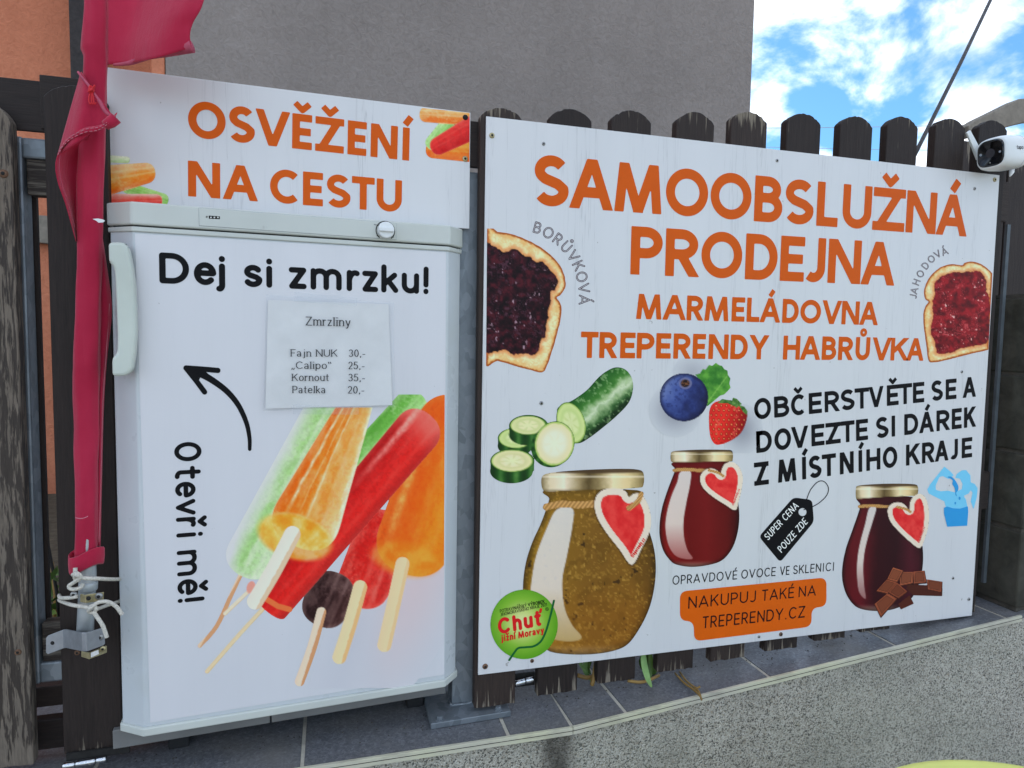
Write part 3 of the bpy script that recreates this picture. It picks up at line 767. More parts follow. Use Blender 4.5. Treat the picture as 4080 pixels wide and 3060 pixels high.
# ------------------------------------------------------------------ stroke alphabet (coordinates of the pen, 0..1 in the letter box)
def arc(cx, cy, rx, ry, a0, a1, n=14):
    return [(cx + rx * math.cos(math.radians(a0 + (a1 - a0) * k / n)), cy + ry * math.sin(math.radians(a0 + (a1 - a0) * k / n))) for k in range(n + 1)]
S_CURVE = arc(.5, .745, .47, .255, 32, 200, 14) + [(.10, .62), (.25, .545), (.5, .49), (.75, .435), (.90, .36)] + arc(.5, .26, .5, .26, 12, -150, 14)
CAPS = {   # kind: L straight (flat ends run to the box), D diagonal, C curve, O closed curve
 'A': (.95, [('D', [(0, 0), (.5, 1)]), ('D', [(.5, 1), (1, 0)]), ('C', [(.2, .29), (.8, .29)])]),
 'B': (.68, [('L', [(0, 0), (0, 1)]), ('C', [(0, 1), (.45, 1)] + arc(.45, .77, .45, .23, 90, -90) + [(0, .54)]), ('C', [(0, .54), (.5, .54)] + arc(.5, .27, .5, .27, 90, -90) + [(0, 0)])]),
 'C': (.85, [('C', arc(.56, .5, .56, .5, 48, 312, 30))]),
 'D': (.82, [('L', [(0, 0), (0, 1)]), ('C', [(0, 1), (.4, 1)] + arc(.4, .5, .6, .5, 90, -90, 20) + [(0, 0)])]),
 'E': (.6, [('L', [(0, 0), (0, 1)]), ('L', [(0, 1), (1, 1)]), ('L', [(0, .5), (.9, .5)]), ('L', [(0, 0), (1, 0)])]),
 'F': (.58, [('L', [(0, 0), (0, 1)]), ('L', [(0, 1), (1, 1)]), ('L', [(0, .5), (.85, .5)])]),
 'H': (.75, [('L', [(0, 0), (0, 1)]), ('L', [(1, 0), (1, 1)]), ('C', [(0, .52), (1, .52)])]),
 'I': (.2, [('L', [(.5, 0), (.5, 1)])]),
 'J': (.5, [('C', [(1, 1.2), (1, .28)] + arc(.45, .28, .55, .28, 0, -130, 14))]),
 'K': (.75, [('L', [(0, 0), (0, 1)]), ('D', [(.95, 1), (.08, .42)]), ('D', [(.38, .60), (1, 0)])]),
 'L': (.55, [('L', [(0, 0), (0, 1)]), ('L', [(0, 0), (1, 0)])]),
 'M': (1.05, [('D', [(0, 0), (.11, 1)]), ('D', [(.11, 1), (.5, .02)]), ('D', [(.5, .02), (.89, 1)]), ('D', [(.89, 1), (1, 0)])]),
 'N': (.8, [('L', [(0, 0), (0, 1)]), ('L', [(1, 0), (1, 1)]), ('D', [(0, 1), (1, 0)])]),
 'O': (1.0, [('O', arc(.5, .5, .5, .5, 0, 360, 48)[:-1])]),
 'P': (.64, [('L', [(0, 0), (0, 1)]), ('C', [(0, 1), (.48, 1)] + arc(.48, .72, .52, .28, 90, -90) + [(0, .44)])]),
 'R': (.68, [('L', [(0, 0), (0, 1)]), ('C', [(0, 1), (.46, 1)] + arc(.46, .73, .48, .27, 90, -90) + [(0, .46)]), ('D', [(.45, .46), (1, 0)])]),
 'S': (.66, [('C', S_CURVE)]),
 'T': (.66, [('L', [(.5, 0), (.5, 1)]), ('L', [(0, 1), (1, 1)])]),
 'U': (.75, [('C', [(0, 1.2), (0, .36)] + arc(.5, .36, .5, .36, 180, 360, 20) + [(1, 1.2)])]),
 'V': (.9, [('D', [(0, 1), (.5, 0)]), ('D', [(.5, 0), (1, 1)])]),
 'Y': (.82, [('D', [(0, 1), (.5, .45)]), ('D', [(1, 1), (.5, .45)]), ('L', [(.5, 0), (.5, .5)])]),
 'Z': (.72, [('L', [(0, 1), (1, 1)]), ('D', [(.97, .98), (.03, .02)]), ('L', [(0, 0), (1, 0)])]),
 '0': (.58, [('O', arc(.5, .5, .5, .5, 0, 360, 36)[:-1])]),
 '1': (.3, [('C', [(.0, .78), (.75, 1), (.75, 0)])]),
 '2': (.56, [('C', arc(.5, .72, .47, .28, 160, -35, 14) + [(.05, .0), (1, 0)])]),
 '3': (.56, [('C', arc(.45, .75, .45, .25, 150, -80, 12) + arc(.45, .26, .52, .26, 80, -150, 14))]),
 '5': (.56, [('C', [(.92, 1), (.15, 1), (.08, .55)] + arc(.45, .31, .55, .31, 130, -150, 16))]),
 '.': (.14, [('C', [(.5, 0), (.5, .03)])]),
 ',': (.16, [('C', [(.6, .04), (.3, -.13)])]),
 '-': (.34, [('C', [(0, .32), (1, .32)])]),
}
LOW = {    # lower case: x 0..1 in the letter box, y in cap heights
 'a': (.52, [('C', arc(.42, .52, .44, .19, 150, 20, 8) + [(.92, .40), (.92, 0)]), ('O', arc(.45, .17, .45, .17, 0, 360, 22)[:-1])]),
 'c': (.5, [('C', arc(.55, .34, .55, .35, 48, 312, 18))]),
 'e': (.58, [('C', [(.03, .37), (.97, .37)] + arc(.5, .35, .5, .35, 5, 315, 26))]),
 'h': (.52, [('C', [(0, 0), (0, 1)]), ('C', [(0, .4)] + arc(.5, .42, .5, .28, 180, 0, 12) + [(1, 0)])]),
 'i': (.12, [('C', [(.5, 0), (.5, .68)]), ('C', [(.5, .97), (.5, .985)])]),
 'j': (.3, [('C', [(.75, .68), (.75, -.08)] + arc(.32, -.08, .43, .16, 0, -100, 8)), ('C', [(.75, .97), (.75, .985)])]),
 'k': (.5, [('C', [(0, 0), (0, 1)]), ('C', [(.9, .66), (.05, .27)]), ('C', [(.36, .42), (1, 0)])]),
 'l': (.12, [('C', [(.5, 0), (.5, 1)])]),
 'm': (.9, [('C', [(0, 0), (0, .68)]), ('C', [(0, .4)] + arc(.25, .44, .25, .25, 180, 0, 10) + [(.5, 0)]), ('C', [(.5, .4)] + arc(.75, .44, .25, .25, 180, 0, 10) + [(1, 0)])]),
 'n': (.52, [('C', [(0, 0), (0, .68)]), ('C', [(0, .38)] + arc(.5, .42, .5, .27, 180, 0, 12) + [(1, 0)])]),
 'o': (.58, [('O', arc(.5, .34, .5, .35, 0, 360, 28)[:-1])]),
 'p': (.56, [('C', [(0, -.26), (0, .68)]), ('O', arc(.5, .34, .5, .35, 0, 360, 28)[:-1])]),
 'd': (.56, [('C', [(1, 0), (1, 1)]), ('O', arc(.5, .34, .5, .35, 0, 360, 28)[:-1])]),
 'r': (.34, [('C', [(0, 0), (0, .68)]), ('C', [(0, .36)] + arc(.75, .30, .75, .38, 165, 70, 8))]),
 's': (.45, [('C', [(x, y * .69) for x, y in S_CURVE])]),
 't': (.36, [('C', [(.42, .95), (.42, .16)] + arc(.85, .16, .43, .16, 180, 275, 6)), ('C', [(0, .68), (.95, .68)])]),
 'u': (.52, [('C', [(0, .68), (0, .28)] + arc(.5, .28, .5, .28, 180, 360, 12)), ('C', [(1, .68), (1, 0)])]),
 'v': (.54, [('C', [(0, .68), (.5, .01), (1, .68)])]),
 'y': (.54, [('C', [(0, .68), (.5, .03)]), ('C', [(1, .68), (.38, -.25), (.08, -.25)])]),
 'z': (.46, [('C', [(0, .68), (.97, .68), (.03, 0), (1, 0)])]),
 '!': (.12, [('C', [(.5, .30), (.5, 1)]), ('C', [(.5, .0), (.5, .015)])]),
 '\u201e': (.34, [('C', [(.2, .06), (.0, -.14)]), ('C', [(1, .06), (.8, -.14)])]),
 '\u201c': (.34, [('C', [(.2, .78), (.0, .98)]), ('C', [(1, .78), (.8, .98)])]),
}
for q in '0123,.-5': LOW.setdefault(q, CAPS.get(q, CAPS['0']))
ACC = {'Á': ('A', 'a'), 'É': ('E', 'a'), 'Í': ('I', 'a'), 'Ý': ('Y', 'a'), 'Ě': ('E', 'c'), 'Ž': ('Z', 'c'), 'Č': ('C', 'c'), 'Ř': ('R', 'c'), 'Ů': ('U', 'r'),
       'ě': ('e', 'c'), 'ř': ('r', 'c'), 'ž': ('z', 'c'), 'í': ('i', 'a'), 'ť': ('t', 'q')}
def glyph(ch):
    base, acc = ACC.get(ch, (ch, None))
    low = base in LOW and base not in CAPS
    return (LOW if low else CAPS)[base], acc, low
class Font:
    def __init__(s, w, style='butt', pen=None, track=.12, outline=0.0):
        s.w, s.style, s.pen, s.track, s.outline = w, style, pen, track, outline
def glyph_sd(GX, GY, ch, W, f):
    """signed distance in cap heights; letter box is 0..W wide"""
    (rw, strokes), acc, low = glyph(ch); w = f.w; hw = w / 2
    sx = 1.0
    if f.pen: sx = f.pen                                   # broad pen: stems thicker than hairlines
    x_in = hw * sx
    D = np.full(GX.shape, 1e9)
    px, py = GX / sx, GY
    for kind, pts in strokes:
        if f.style == 'butt' and not low and kind == 'D': ix, y0, y1 = x_in * 1.12, 0.0, 1.0
        else: ix, y0, y1 = x_in, hw, 1 - hw
        if f.style == 'round' and not low: pts = [(x, min(y, 1.0)) for x, y in pts]
        mp = [((ix + x * (W - 2 * ix)) / sx, (y0 + y * (y1 - y0)) if not low else (hw + y * (1 - w))) for x, y in pts]
        if kind == 'O': d = polyline_d(px, py, mp, True) - hw
        elif f.style == 'round' or low: d = polyline_d(px, py, mp) - hw
        else:
            if kind in 'LD':
                a, b = np.array(mp[0]), np.array(mp[-1]); u = (b - a) / (np.linalg.norm(b - a) + 1e-9)
                e = w if kind == 'D' else hw
                if kind == 'D' and ch in 'KRY': e = w
                e0, e1 = [(e if kind == 'L' or q[1] < .05 or q[1] > .95 else 0.0) for q in (pts[0], pts[-1])]
                mp = [tuple(a - u * e0)] + mp[1:-1] + [tuple(b + u * e1)]
                d = butt_sd(px, py, mp, hw)
                if kind == 'D': d = np.maximum(d, np.maximum(-py, py - 1))
                if kind == 'D' and ch == 'N': d = np.maximum(d, np.maximum(-px, px - W / sx))
                if kind == 'D' and ch in 'KR': d = np.maximum(d, hw * .6 - px)
            else:
                d = butt_sd(px, py, mp, hw); d = np.maximum(d, py - 1)
        D = np.minimum(D, d)
    if f.pen and not low and ch not in '0235,.-COSJU' or (f.pen and ch in 'hiklmnpru'):
        for kind, pts in strokes:                           # bracket serifs on the stems
            if kind in 'LC' and abs(pts[0][0] - pts[1][0]) < .02 and len(pts) == 2 or (f.pen and ch in 'mnh' and kind == 'C'):
                for q in (pts[0], pts[-1]):
                    if ch in 'mnhru' and .1 < q[1] < .6: continue
                    cx = (x_in + q[0] * (W - 2 * x_in)) / sx; cy = hw + q[1] * (1 - w)
                    D = np.minimum(D, seg_d(px, py, (cx - .12 / sx, cy), (cx + .10 / sx, cy))[0] - hw * .62)
    if acc:
        cx = W / 2 / sx; top = 1.0 if not low else .76
        s = .30 if not low else .26
        if acc == 'a': d = butt_sd(px, py, [(cx - .06 + .02, top + .08), (cx + .14, top + .08 + s * .85)], hw * .92)
        elif acc == 'c': d = np.minimum(butt_sd(px, py, [(cx - .20, top + .30), (cx, top + .11), (cx + .20, top + .30)], hw * .80), 1e9)
        elif acc == 'q': d = polyline_d(px, py, [(W / sx + .02, 1.0), (W / sx - .03, .86)]) - hw * .8
        else: d = np.abs(np.hypot(px - cx, py - top - .20) - .115) - hw * .62
        if f.style == 'round' and acc == 'a': d = polyline_d(px, py, [(cx, top + .10), (cx + .12, top + .28)]) - hw
        if f.style == 'round' and acc == 'c': d = polyline_d(px, py, [(cx - .15, top + .30), (cx, top + .12), (cx + .15, top + .30)]) - hw
        if f.style == 'round' and acc == 'r': d = np.abs(np.hypot(px - cx, py - top - .19) - .085) - hw
        D = np.minimum(D, d)
    if f.outline: D = np.abs(D + f.outline * .5) - f.outline * .5
    return D
def put_glyph(inkm, P, ch, org, ux, uy, W, f, res=46):
    """org: lower-left of the letter box in plane coordinates, ux/uy: vectors for one cap height"""
    st = 1.0 / res
    m = .06
    gx, gy = np.meshgrid(np.arange(-.12, W + .14, st), np.arange(-.34, 1.45, st))
    D = glyph_sd(gx, gy, ch, W, f)
    V, F, _ = contour(gx, gy, D)
    if len(V) == 0: return
    uv = np.array(org) + V[:, :1] * np.array(ux) + V[:, 1:] * np.array(uy)
    inkm.add(P.pt(uv[:, 0], uv[:, 1]), F)
def lettering(P, parent, mat, f, base0, base1, top0, top1, letters, res=46, name='lettering', halo=None):
    """letters: [(char, x0, x1)] along the base line in photo pixels (x, or y for a down-running line)"""
    b0, b1, t0, t1 = [np.array(P.uv(*q)) for q in (base0, base1, top0, top1)]
    run = b1 - b0; Ln = np.linalg.norm(run); ux = run / Ln; uy = np.array([-ux[1], ux[0]])
    h0, h1 = (t0 - b0) @ uy, (t1 - b1) @ uy
    vert = abs(base1[1] - base0[1]) > abs(base1[0] - base0[0]) * 2
    k = 1 if vert else 0
    im = Ink(); last = None; res_o = None
    def s_of(v):
        t = (v - base0[k]) / (base1[k] - base0[k])
        q = [base0[i] + t * (base1[i] - base0[i]) for i in (0, 1)]
        return (np.array(P.uv(*q)) - b0) @ ux
    for ch, x0, x1 in letters:
        s0, s1 = s_of(x0), s_of(x1); H = h0 + (h1 - h0) * (s0 + s1) / 2 / Ln
        if last is not None and s0 - last > .28 * H: im.make(name, mat, parent); im = Ink()   # next word
        last = s1
        put_glyph(im, P, ch, b0 + ux * s0, ux * H, uy * H, (s1 - s0) / H, f, res)
    return im.make(name, mat, parent)
def words(P, parent, mat, f, base0, base1, top0, top1, items, res=40, name='lettering', narrow=1.0):
    """items: [(word, x0, x1)]; the letters of a word are spread over its extent"""
    out = []
    for wd, x0, x1 in items:
        ws = [glyph(c)[0][0] * narrow + f.w if c != ' ' else .30 for c in wd]
        tot = sum(ws) + f.track * (len(wd) - 1); x = 0
        for c, w_ in zip(wd, ws):
            if c != ' ': out.append((c, x0 + (x1 - x0) * x / tot, x0 + (x1 - x0) * (x + w_) / tot))
            x += w_ + f.track
    return lettering(P, parent, mat, f, base0, base1, top0, top1, out, res, name)
def spread(zf, seq): return [(c, float(zf(a, 0)[0]), float(zf(b, 0)[0])) for c, a, b in seq]
zp_ = lambda zf, x, y: tuple(float(q) for q in zf(x, y))
INK = .00028                                                # lift of one ink layer over the panel

BOLD = Font(.212, 'butt'); BOLDC = Font(.215, 'butt', track=.10)
PBi, PSi = PB.off(INK), PS.off(INK)
lettering(PBi, board, 'orange', BOLD, zp_(Z1, 510, 478), zp_(Z1, 1728, 609), zp_(Z1, 510, 271), zp_(Z1, 1728, 428),
          spread(Z1, [('O', 510, 717), ('S', 733, 878), ('V', 878, 1073), ('Ě', 1083, 1192), ('Ž', 1210, 1368), ('E', 1388, 1492), ('N', 1515, 1663), ('Í', 1690, 1728)]))
lettering(PBi, board, 'orange', BOLD, zp_(Z1, 511, 804), zp_(Z1, 1687, 894), zp_(Z1, 511, 607), zp_(Z1, 1687, 718),
          spread(Z1, [('N', 511, 688), ('A', 700, 897), ('C', 962, 1130), ('E', 1143, 1253), ('S', 1272, 1405), ('T', 1412, 1537), ('U', 1548, 1687)]))
lettering(PSi, sign, 'orange', BOLD, (2125, 817), (3852, 943), (2125, 611.6), (3852, 780),
          [('S', 2125, 2264.5), ('A', 2265.8, 2443.6), ('M', 2444.9, 2637.2), ('O', 2650.5, 2818.3), ('O', 2828.2, 2990.7), ('B', 3003, 3114.7), ('S', 3123.3, 3238.9),
           ('L', 3251.5, 3336.2), ('U', 3354, 3468.5), ('Ž', 3474.2, 3601.9), ('N', 3607, 3726.7), ('Á', 3726.1, 3852.1)])
lettering(PSi, sign, 'orange', BOLD, (2511, 1093), (3564, 1138.5), (2511, 900), (3564, 967),
          [('P', 2511, 2637), ('R', 2649, 2784), ('O', 2791.7, 2954), ('D', 2967, 3094.7), ('E', 3106, 3201.7), ('J', 3197.7, 3284.7), ('N', 3296, 3426.7), ('A', 3426.7, 3564)])
lettering(PSi, sign, 'orange', BOLDC, (2533, 1270.8), (3498, 1296), (2533, 1170), (3498, 1203.6),
          [('M', 2533, 2636), ('A', 2638, 2733), ('R', 2735, 2801.7), ('M', 2805, 2903), ('E', 2914, 2966), ('L', 2974, 3024.8), ('Á', 3024.8, 3109), ('D', 3115.8, 3180.5),
           ('O', 3187, 3269), ('V', 3273, 3352), ('N', 3352, 3422), ('A', 3422, 3498)], 36)
lettering(PSi, sign, 'orange', BOLDC, (2313, 1426), (3680, 1437.5), (2313, 1321), (3680, 1348),
          [('T', 2313, 2382.6), ('R', 2387, 2459), ('E', 2470, 2530), ('P', 2536, 2606), ('E', 2612.7, 2672), ('R', 2682, 2752), ('E', 2758.6, 2810), ('N', 2821.6, 2901), ('D', 2909, 2977.5),
           ('Y', 2983, 3062), ('H', 3118.7, 3186), ('A', 3186, 3268), ('B', 3273, 3330.5), ('R', 3338, 3398), ('Ů', 3406.7, 3464), ('V', 3472.5, 3550), ('K', 3547, 3618.5), ('A', 3610, 3680)], 36)
HUM = Font(.205, 'butt')
lettering(PSi, sign, 'black', HUM, zp_(Z8, 8, 322), zp_(Z8, 1283, 188), zp_(Z8, 8, 200), zp_(Z8, 1283, 72),
          spread(Z8, [('O', 8, 105), ('B', 123, 210), ('Č', 220, 303), ('E', 322, 397), ('R', 413, 500), ('S', 505, 585), ('T', 585, 668), ('V', 665, 752), ('Ě', 770, 838), ('T', 835, 915),
                      ('E', 920, 985), ('S', 1025, 1092), ('E', 1108, 1170), ('A', 1205, 1283)]), 36)
lettering(PSi, sign, 'black', HUM, zp_(Z8, 20, 513), zp_(Z8, 1283, 360), zp_(Z8, 20, 387), zp_(Z8, 1283, 243),
          spread(Z8, [('D', 20, 110), ('O', 125, 220), ('V', 220, 320), ('E', 337, 412), ('Z', 418, 505), ('T', 505, 585), ('E', 593, 662), ('S', 707, 780), ('I', 795, 820), ('D', 870, 950),
                      ('Á', 955, 1042), ('R', 1055, 1133), ('E', 1143, 1200), ('K', 1213, 1283)]), 36)
lettering(PSi, sign, 'black', HUM, zp_(Z8, 8, 702), zp_(Z8, 1260, 535), zp_(Z8, 8, 568), zp_(Z8, 1260, 420),
          spread(Z8, [('Z', 8, 92), ('M', 143, 252), ('Í', 285, 305), ('S', 322, 395), ('T', 397, 478), ('N', 500, 580), ('Í', 608, 628), ('H', 652, 733), ('O', 747, 830), ('K', 880, 962),
                      ('R', 972, 1045), ('A', 1045, 1125), ('J', 1130, 1178), ('E', 1200, 1260)]), 36)
THIN = Font(.118, 'round', track=.14)
def zwords(zf, items): return [(w_, float(zf(a, 0)[0]), float(zf(b, 0)[0])) for w_, a, b in items]
words(PSi, sign, 'black', THIN, zp_(Z7, 178, 1287), zp_(Z7, 1070, 1208), zp_(Z7, 178, 1236), zp_(Z7, 1070, 1160),
      zwords(Z7, [('OPRAVDOVÉ', 178, 535), ('OVOCE', 557, 747), ('VE', 770, 823), ('SKLENICI', 843, 1070)]), 30, narrow=.62)
# arched outline words beside the two slices of toast
OUTL = Font(.15, 'round', outline=.052)
def arched(zf, hh, seq, rat=.62):
    im = Ink()
    for ch, x, y, ang in seq:
        a = math.radians(ang); d = (math.cos(a), math.sin(a)); u = (math.sin(a), -math.cos(a))
        W = max(.24, glyph(ch)[0][0] * rat + .12)
        o = (x - d[0] * hh * W / 2 - u[0] * hh / 2, y - d[1] * hh * W / 2 - u[1] * hh / 2)
        uv = [np.array(PSi.uv(*zf(*q))) for q in (o, (o[0] + d[0] * hh, o[1] + d[1] * hh), (o[0] + u[0] * hh, o[1] + u[1] * hh))]
        put_glyph(im, PSi, ch, uv[0], uv[1] - uv[0], uv[2] - uv[0], W, OUTL, 40)
    return im.make('lettering', ink((52, 28, 44)), sign)
arched(Z4, 70, [('B', 440, 765, 15), ('O', 505, 795, 26), ('R', 563, 833, 35), ('Ů', 613, 880, 44), ('V', 655, 935, 54), ('K', 687, 993, 64), ('O', 706, 1060, 75), ('V', 719, 1128, 82), ('Á', 722, 1198, 92)], .78)
arched(Z5, 52, [('J', 1290, 1103, -80), ('A', 1297, 1062, -76), ('H', 1312, 1003, -70), ('O', 1340, 945, -60), ('D', 1375, 888, -52), ('O', 1416, 842, -42), ('V', 1460, 808, -32), ('Á', 1508, 790, -22)], .78)

# ------------------------------------------------------------------ painted pictures (evaluated in photo space, laid on the panel)
class Art:
    def __init__(s, zf, x0, y0, x1, y1, step):
        s.zf = zf; s.X, s.Y = np.meshgrid(np.arange(x0, x1 + step, step), np.arange(y0, y1 + step, step))
        s.D = np.full(s.X.shape, 1e9); s.C = np.ones(s.X.shape + (3,)) * .5
    def paint(s, d, col, soft=1.5, a=1.0, mask=True):
        """col: sRGB triple or array of sRGB triples"""
        c = np.asarray(col, float)
        al = (a * sstep(soft, -soft, d))[..., None]
        s.C = s.C * (1 - al) + c * al
        if mask: s.D = np.minimum(s.D, d)
    def tint(s, w, col):
        w = np.clip(w, 0, 1)[..., None]; s.C = s.C * (1 - w) + np.asarray(col, float) * w
    def mul(s, k): s.C = np.clip(s.C * k[..., None], 0, 255)
    def clip(s, d): s.D = np.maximum(s.D, d)
    def make(s, P, name, parent, lift=INK):
        ink_ = np.clip(lin(s.C) / ILL * (WHITE / .8), .002, .9)
        V, F, C = contour(s.X, s.Y, s.D, ink_)
        return obj(name, P.off(lift).px(*s.zf(V[:, 0], V[:, 1])), F, 'print', parent, ink=C)
def grad(t, stops):
    t = np.clip(t, 0, 1); ks = [q[0] for q in stops]; cs = np.array([q[1] for q in stops], float)
    return np.stack([np.interp(t, ks, cs[:, i]) for i in range(3)], -1)

# --- toast
def toast(zf, outline, jam, step, dark, seed, box_, clip=None):
    A = Art(zf, *box_, step); X, Y = A.X, A.Y
    o = poly_sd(X, Y, spoly(outline, 4)) + 5 * (fbm(X, Y, .035, seed) - .5)
    if clip is not None: o = np.maximum(o, clip(X, Y))
    n = fbm(X, Y, .028, seed + 3); n2 = fbm(X, Y, .09, seed + 5)
    ed = -o
    crumb = grad(n * .8 + .25 * n2, [(.3, (222, 190, 136)), (.5, (234, 210, 164)), (.7, (238, 224, 186))])
    A.paint(o, crumb)
    A.tint(sstep(.5, .62, n2) * .30, (196, 150, 84))
    A.tint(sstep(36, 6, ed + 40 * (n - .5)) * .42, (216, 160, 86))
    A.tint(sstep(17, 5, ed + 14 * (n2 - .5)) * .95, (150, 78, 26))
    j = poly_sd(X, Y, spoly(jam, 3)) + 16 * (fbm(X, Y, .045, seed + 9, 2) - .5)
    A.tint(sstep(30, 0, j) * .55, (176, 92, 40))
    b = fbm(X, Y, .036, seed + 11, 3); b2 = fbm(X, Y, .085, seed + 13, 2); b3 = fbm(X, Y, .022, seed + 15, 2)
    if dark: jc = grad(b, [(.25, (16, 5, 10)), (.5, (36, 10, 20)), (.75, (70, 20, 32))])
    else: jc = grad(b, [(.25, (72, 6, 12)), (.5, (108, 10, 20)), (.75, (142, 20, 30))])
    A.paint(j, jc, 2, mask=False)
    hl = (66, 40, 56) if dark else (170, 62, 70); hl2 = (150, 128, 148) if dark else (226, 176, 180)
    rid = 1 - np.abs(b2 - .5) * 2; m = (j < -4)
    A.tint(m * sstep(.86, .97, rid) * sstep(.45, .6, b3) * .75, hl)
    A.tint(m * sstep(.66, .76, fbm(X, Y, .06, seed + 21, 2)) * sstep(.48, .6, b3), hl)
    A.tint(m * sstep(.76, .84, fbm(X * 1.3, Y * .9, .06, seed + 21, 2)) * sstep(.46, .58, b3), hl2)
    A.tint(m * sstep(-14, -2, j) * .5, (28, 8, 16) if dark else (100, 10, 20))
    return A.make(PS, 'toast_picture', sign)
toast(Z4, [(100, 785), (200, 790), (290, 805), (380, 840), (470, 890), (540, 950), (585, 1010), (607, 1080), (605, 1130), (575, 1170), (556, 1185), (575, 1215), (585, 1260), (575, 1330),
           (550, 1430), (520, 1530), (490, 1610), (470, 1632), (440, 1632), (380, 1615), (290, 1590), (200, 1565), (100, 1538)],
      [(100, 880), (160, 872), (200, 885), (225, 912), (260, 905), (290, 893), (330, 900), (358, 938), (400, 938), (425, 972), (470, 968), (510, 1010), (540, 1040), (562, 1090), (545, 1140),
       (520, 1152), (522, 1200), (500, 1260), (505, 1300), (490, 1350), (487, 1420), (460, 1440), (450, 1500), (410, 1532), (370, 1520), (300, 1527), (250, 1498), (200, 1505), (100, 1462)],
      5, True, 3, (100, 770, 625, 1645), lambda X, Y: (137 - (Y - 785) * .0075) - X)
toast(Z5, [(1880, 1000), (1838, 940), (1810, 910), (1760, 875), (1700, 860), (1650, 868), (1630, 884), (1560, 878), (1490, 895), (1430, 940), (1385, 1000), (1365, 1070), (1375, 1120), (1398, 1140),
           (1375, 1170), (1362, 1230), (1365, 1320), (1380, 1430), (1392, 1530), (1405, 1558), (1430, 1562), (1500, 1550), (1600, 1525), (1700, 1500), (1808, 1475), (1870, 1460)],
      [(1440, 1010), (1490, 960), (1560, 940), (1640, 935), (1700, 925), (1750, 930), (1790, 970), (1800, 1050), (1815, 1120), (1826, 1190), (1818, 1280), (1812, 1410), (1770, 1440), (1700, 1450),
       (1620, 1465), (1560, 1490), (1480, 1505), (1450, 1490), (1440, 1420), (1415, 1360), (1420, 1290), (1430, 1230), (1425, 1150), (1440, 1080)],
      5, False, 40, (1350, 850, 1860, 1575), lambda X, Y: X - (1843 - (Y - 900) * .052))

# --- cucumber
def cucumber():
    A = Art(Z6, 110, 65, 840, 660, 4.5); X, Y = A.X, A.Y
    skin = fbm(X, Y, .03, 5)
    def body(d, ax, ay, bx, by, hw):
        L_ = math.hypot(bx - ax, by - ay); nx, ny = -(by - ay) / L_, (bx - ax) / L_
        t = ((X - ax) * nx + (Y - ay) * ny) / hw
        c = grad(t * .5 + .5 + .25 * (skin - .5), [(0, (18, 56, 20)), (.22, (34, 92, 34)), (.42, (56, 116, 48)), (.54, (128, 168, 120)), (.64, (184, 208, 184)), (.74, (128, 164, 122)), (.88, (44, 88, 44)), (1, (18, 44, 20))])
        A.paint(d, c); m = d < -3
        A.tint(m * sstep(.58, .72, fbm(X + Y * .4, Y - X * .6, .055, 8, 3)) * .55, (150, 188, 140))
    d = poly_sd(X, Y, spoly([(455, 300), (480, 262), (530, 240), (600, 190), (655, 130), (700, 95), (745, 78), (790, 90), (820, 130), (826, 185), (806, 250), (750, 312), (680, 372), (610, 425), (560, 450), (520, 430)]))
    body(d, 520, 345, 790, 130, 105)
    def face(cx, cy, rx, ry, rot, bright=0):
        e = ell_sd(X, Y, cx, cy, rx, ry, rot); r = 1 + e / min(rx, ry)
        c, s = math.cos(rot), math.sin(rot); x, y = ((X - cx) * c + (Y - cy) * s) / rx, (-(X - cx) * s + (Y - cy) * c) / ry
        th = np.arctan2(y, x)
        A.paint(e, (62, 108, 40))
        cc = grad(r + .08 * (fbm(X, Y, .05, 9) - .5), [(0, (196 + bright, 214 + bright * .6, 164 + bright)), (.45, (198 + bright, 218, 166 + bright)), (.62, (178 + bright, 206, 138 + bright)), (.86, (190 + bright, 214, 150 + bright)), (.97, (150, 190, 96))])
        A.paint(e + 2.5, cc, mask=False)
        A.tint((e < -6) * sstep(.2, .9, np.cos(th * 6 + 3 * fbm(X, Y, .02, 4))) * sstep(.66, .4, r) * sstep(.08, .25, r) * .28, (160, 186, 104))
    face(523, 350, 68, 104, -.32)
    def rim(cx, cy, rx, ry, hgt, rot=0.0):
        d1 = np.minimum(ell_sd(X, Y, cx, cy, rx, ry, rot), ell_sd(X, Y, cx - .08 * hgt, cy + hgt, rx * .97, ry, rot))
        d1 = np.minimum(d1, np.maximum(np.abs(X - cx) - rx * .985, np.maximum(cy - Y, Y - cy - hgt)))
        c = grad(.5 + .5 * np.sin((X - cx) / rx * 9) * .6 + .3 * (skin - .5), [(0, (14, 40, 16)), (.6, (30, 80, 30)), (1, (86, 140, 70))])
        A.paint(d1, c)
    rim(252, 425, 88, 50, 38); face(252, 425, 86, 50, 0)
    rim(315, 365, 96, 54, 42); face(312, 362, 90, 47, 0, 12)
    rim(235, 538, 108, 60, 48); face(234, 536, 105, 55, 0, 20)
    e = ell_sd(X, Y, 425, 468, 98, 100, .3); A.paint(e, grad(.5 + .5 * np.sin(np.arctan2(Y - 468, X - 425) * 14), [(0, (20, 58, 22)), (1, (44, 100, 40))]))
    face(442, 452, 97, 110, .25, 26)
    A.tint(sstep(0, -40, ell_sd(X, Y, 442, 450, 86, 98, .25)) * .75, (216, 226, 214))
    return A.make(PS, 'cucumber_picture', sign)
cucumber()

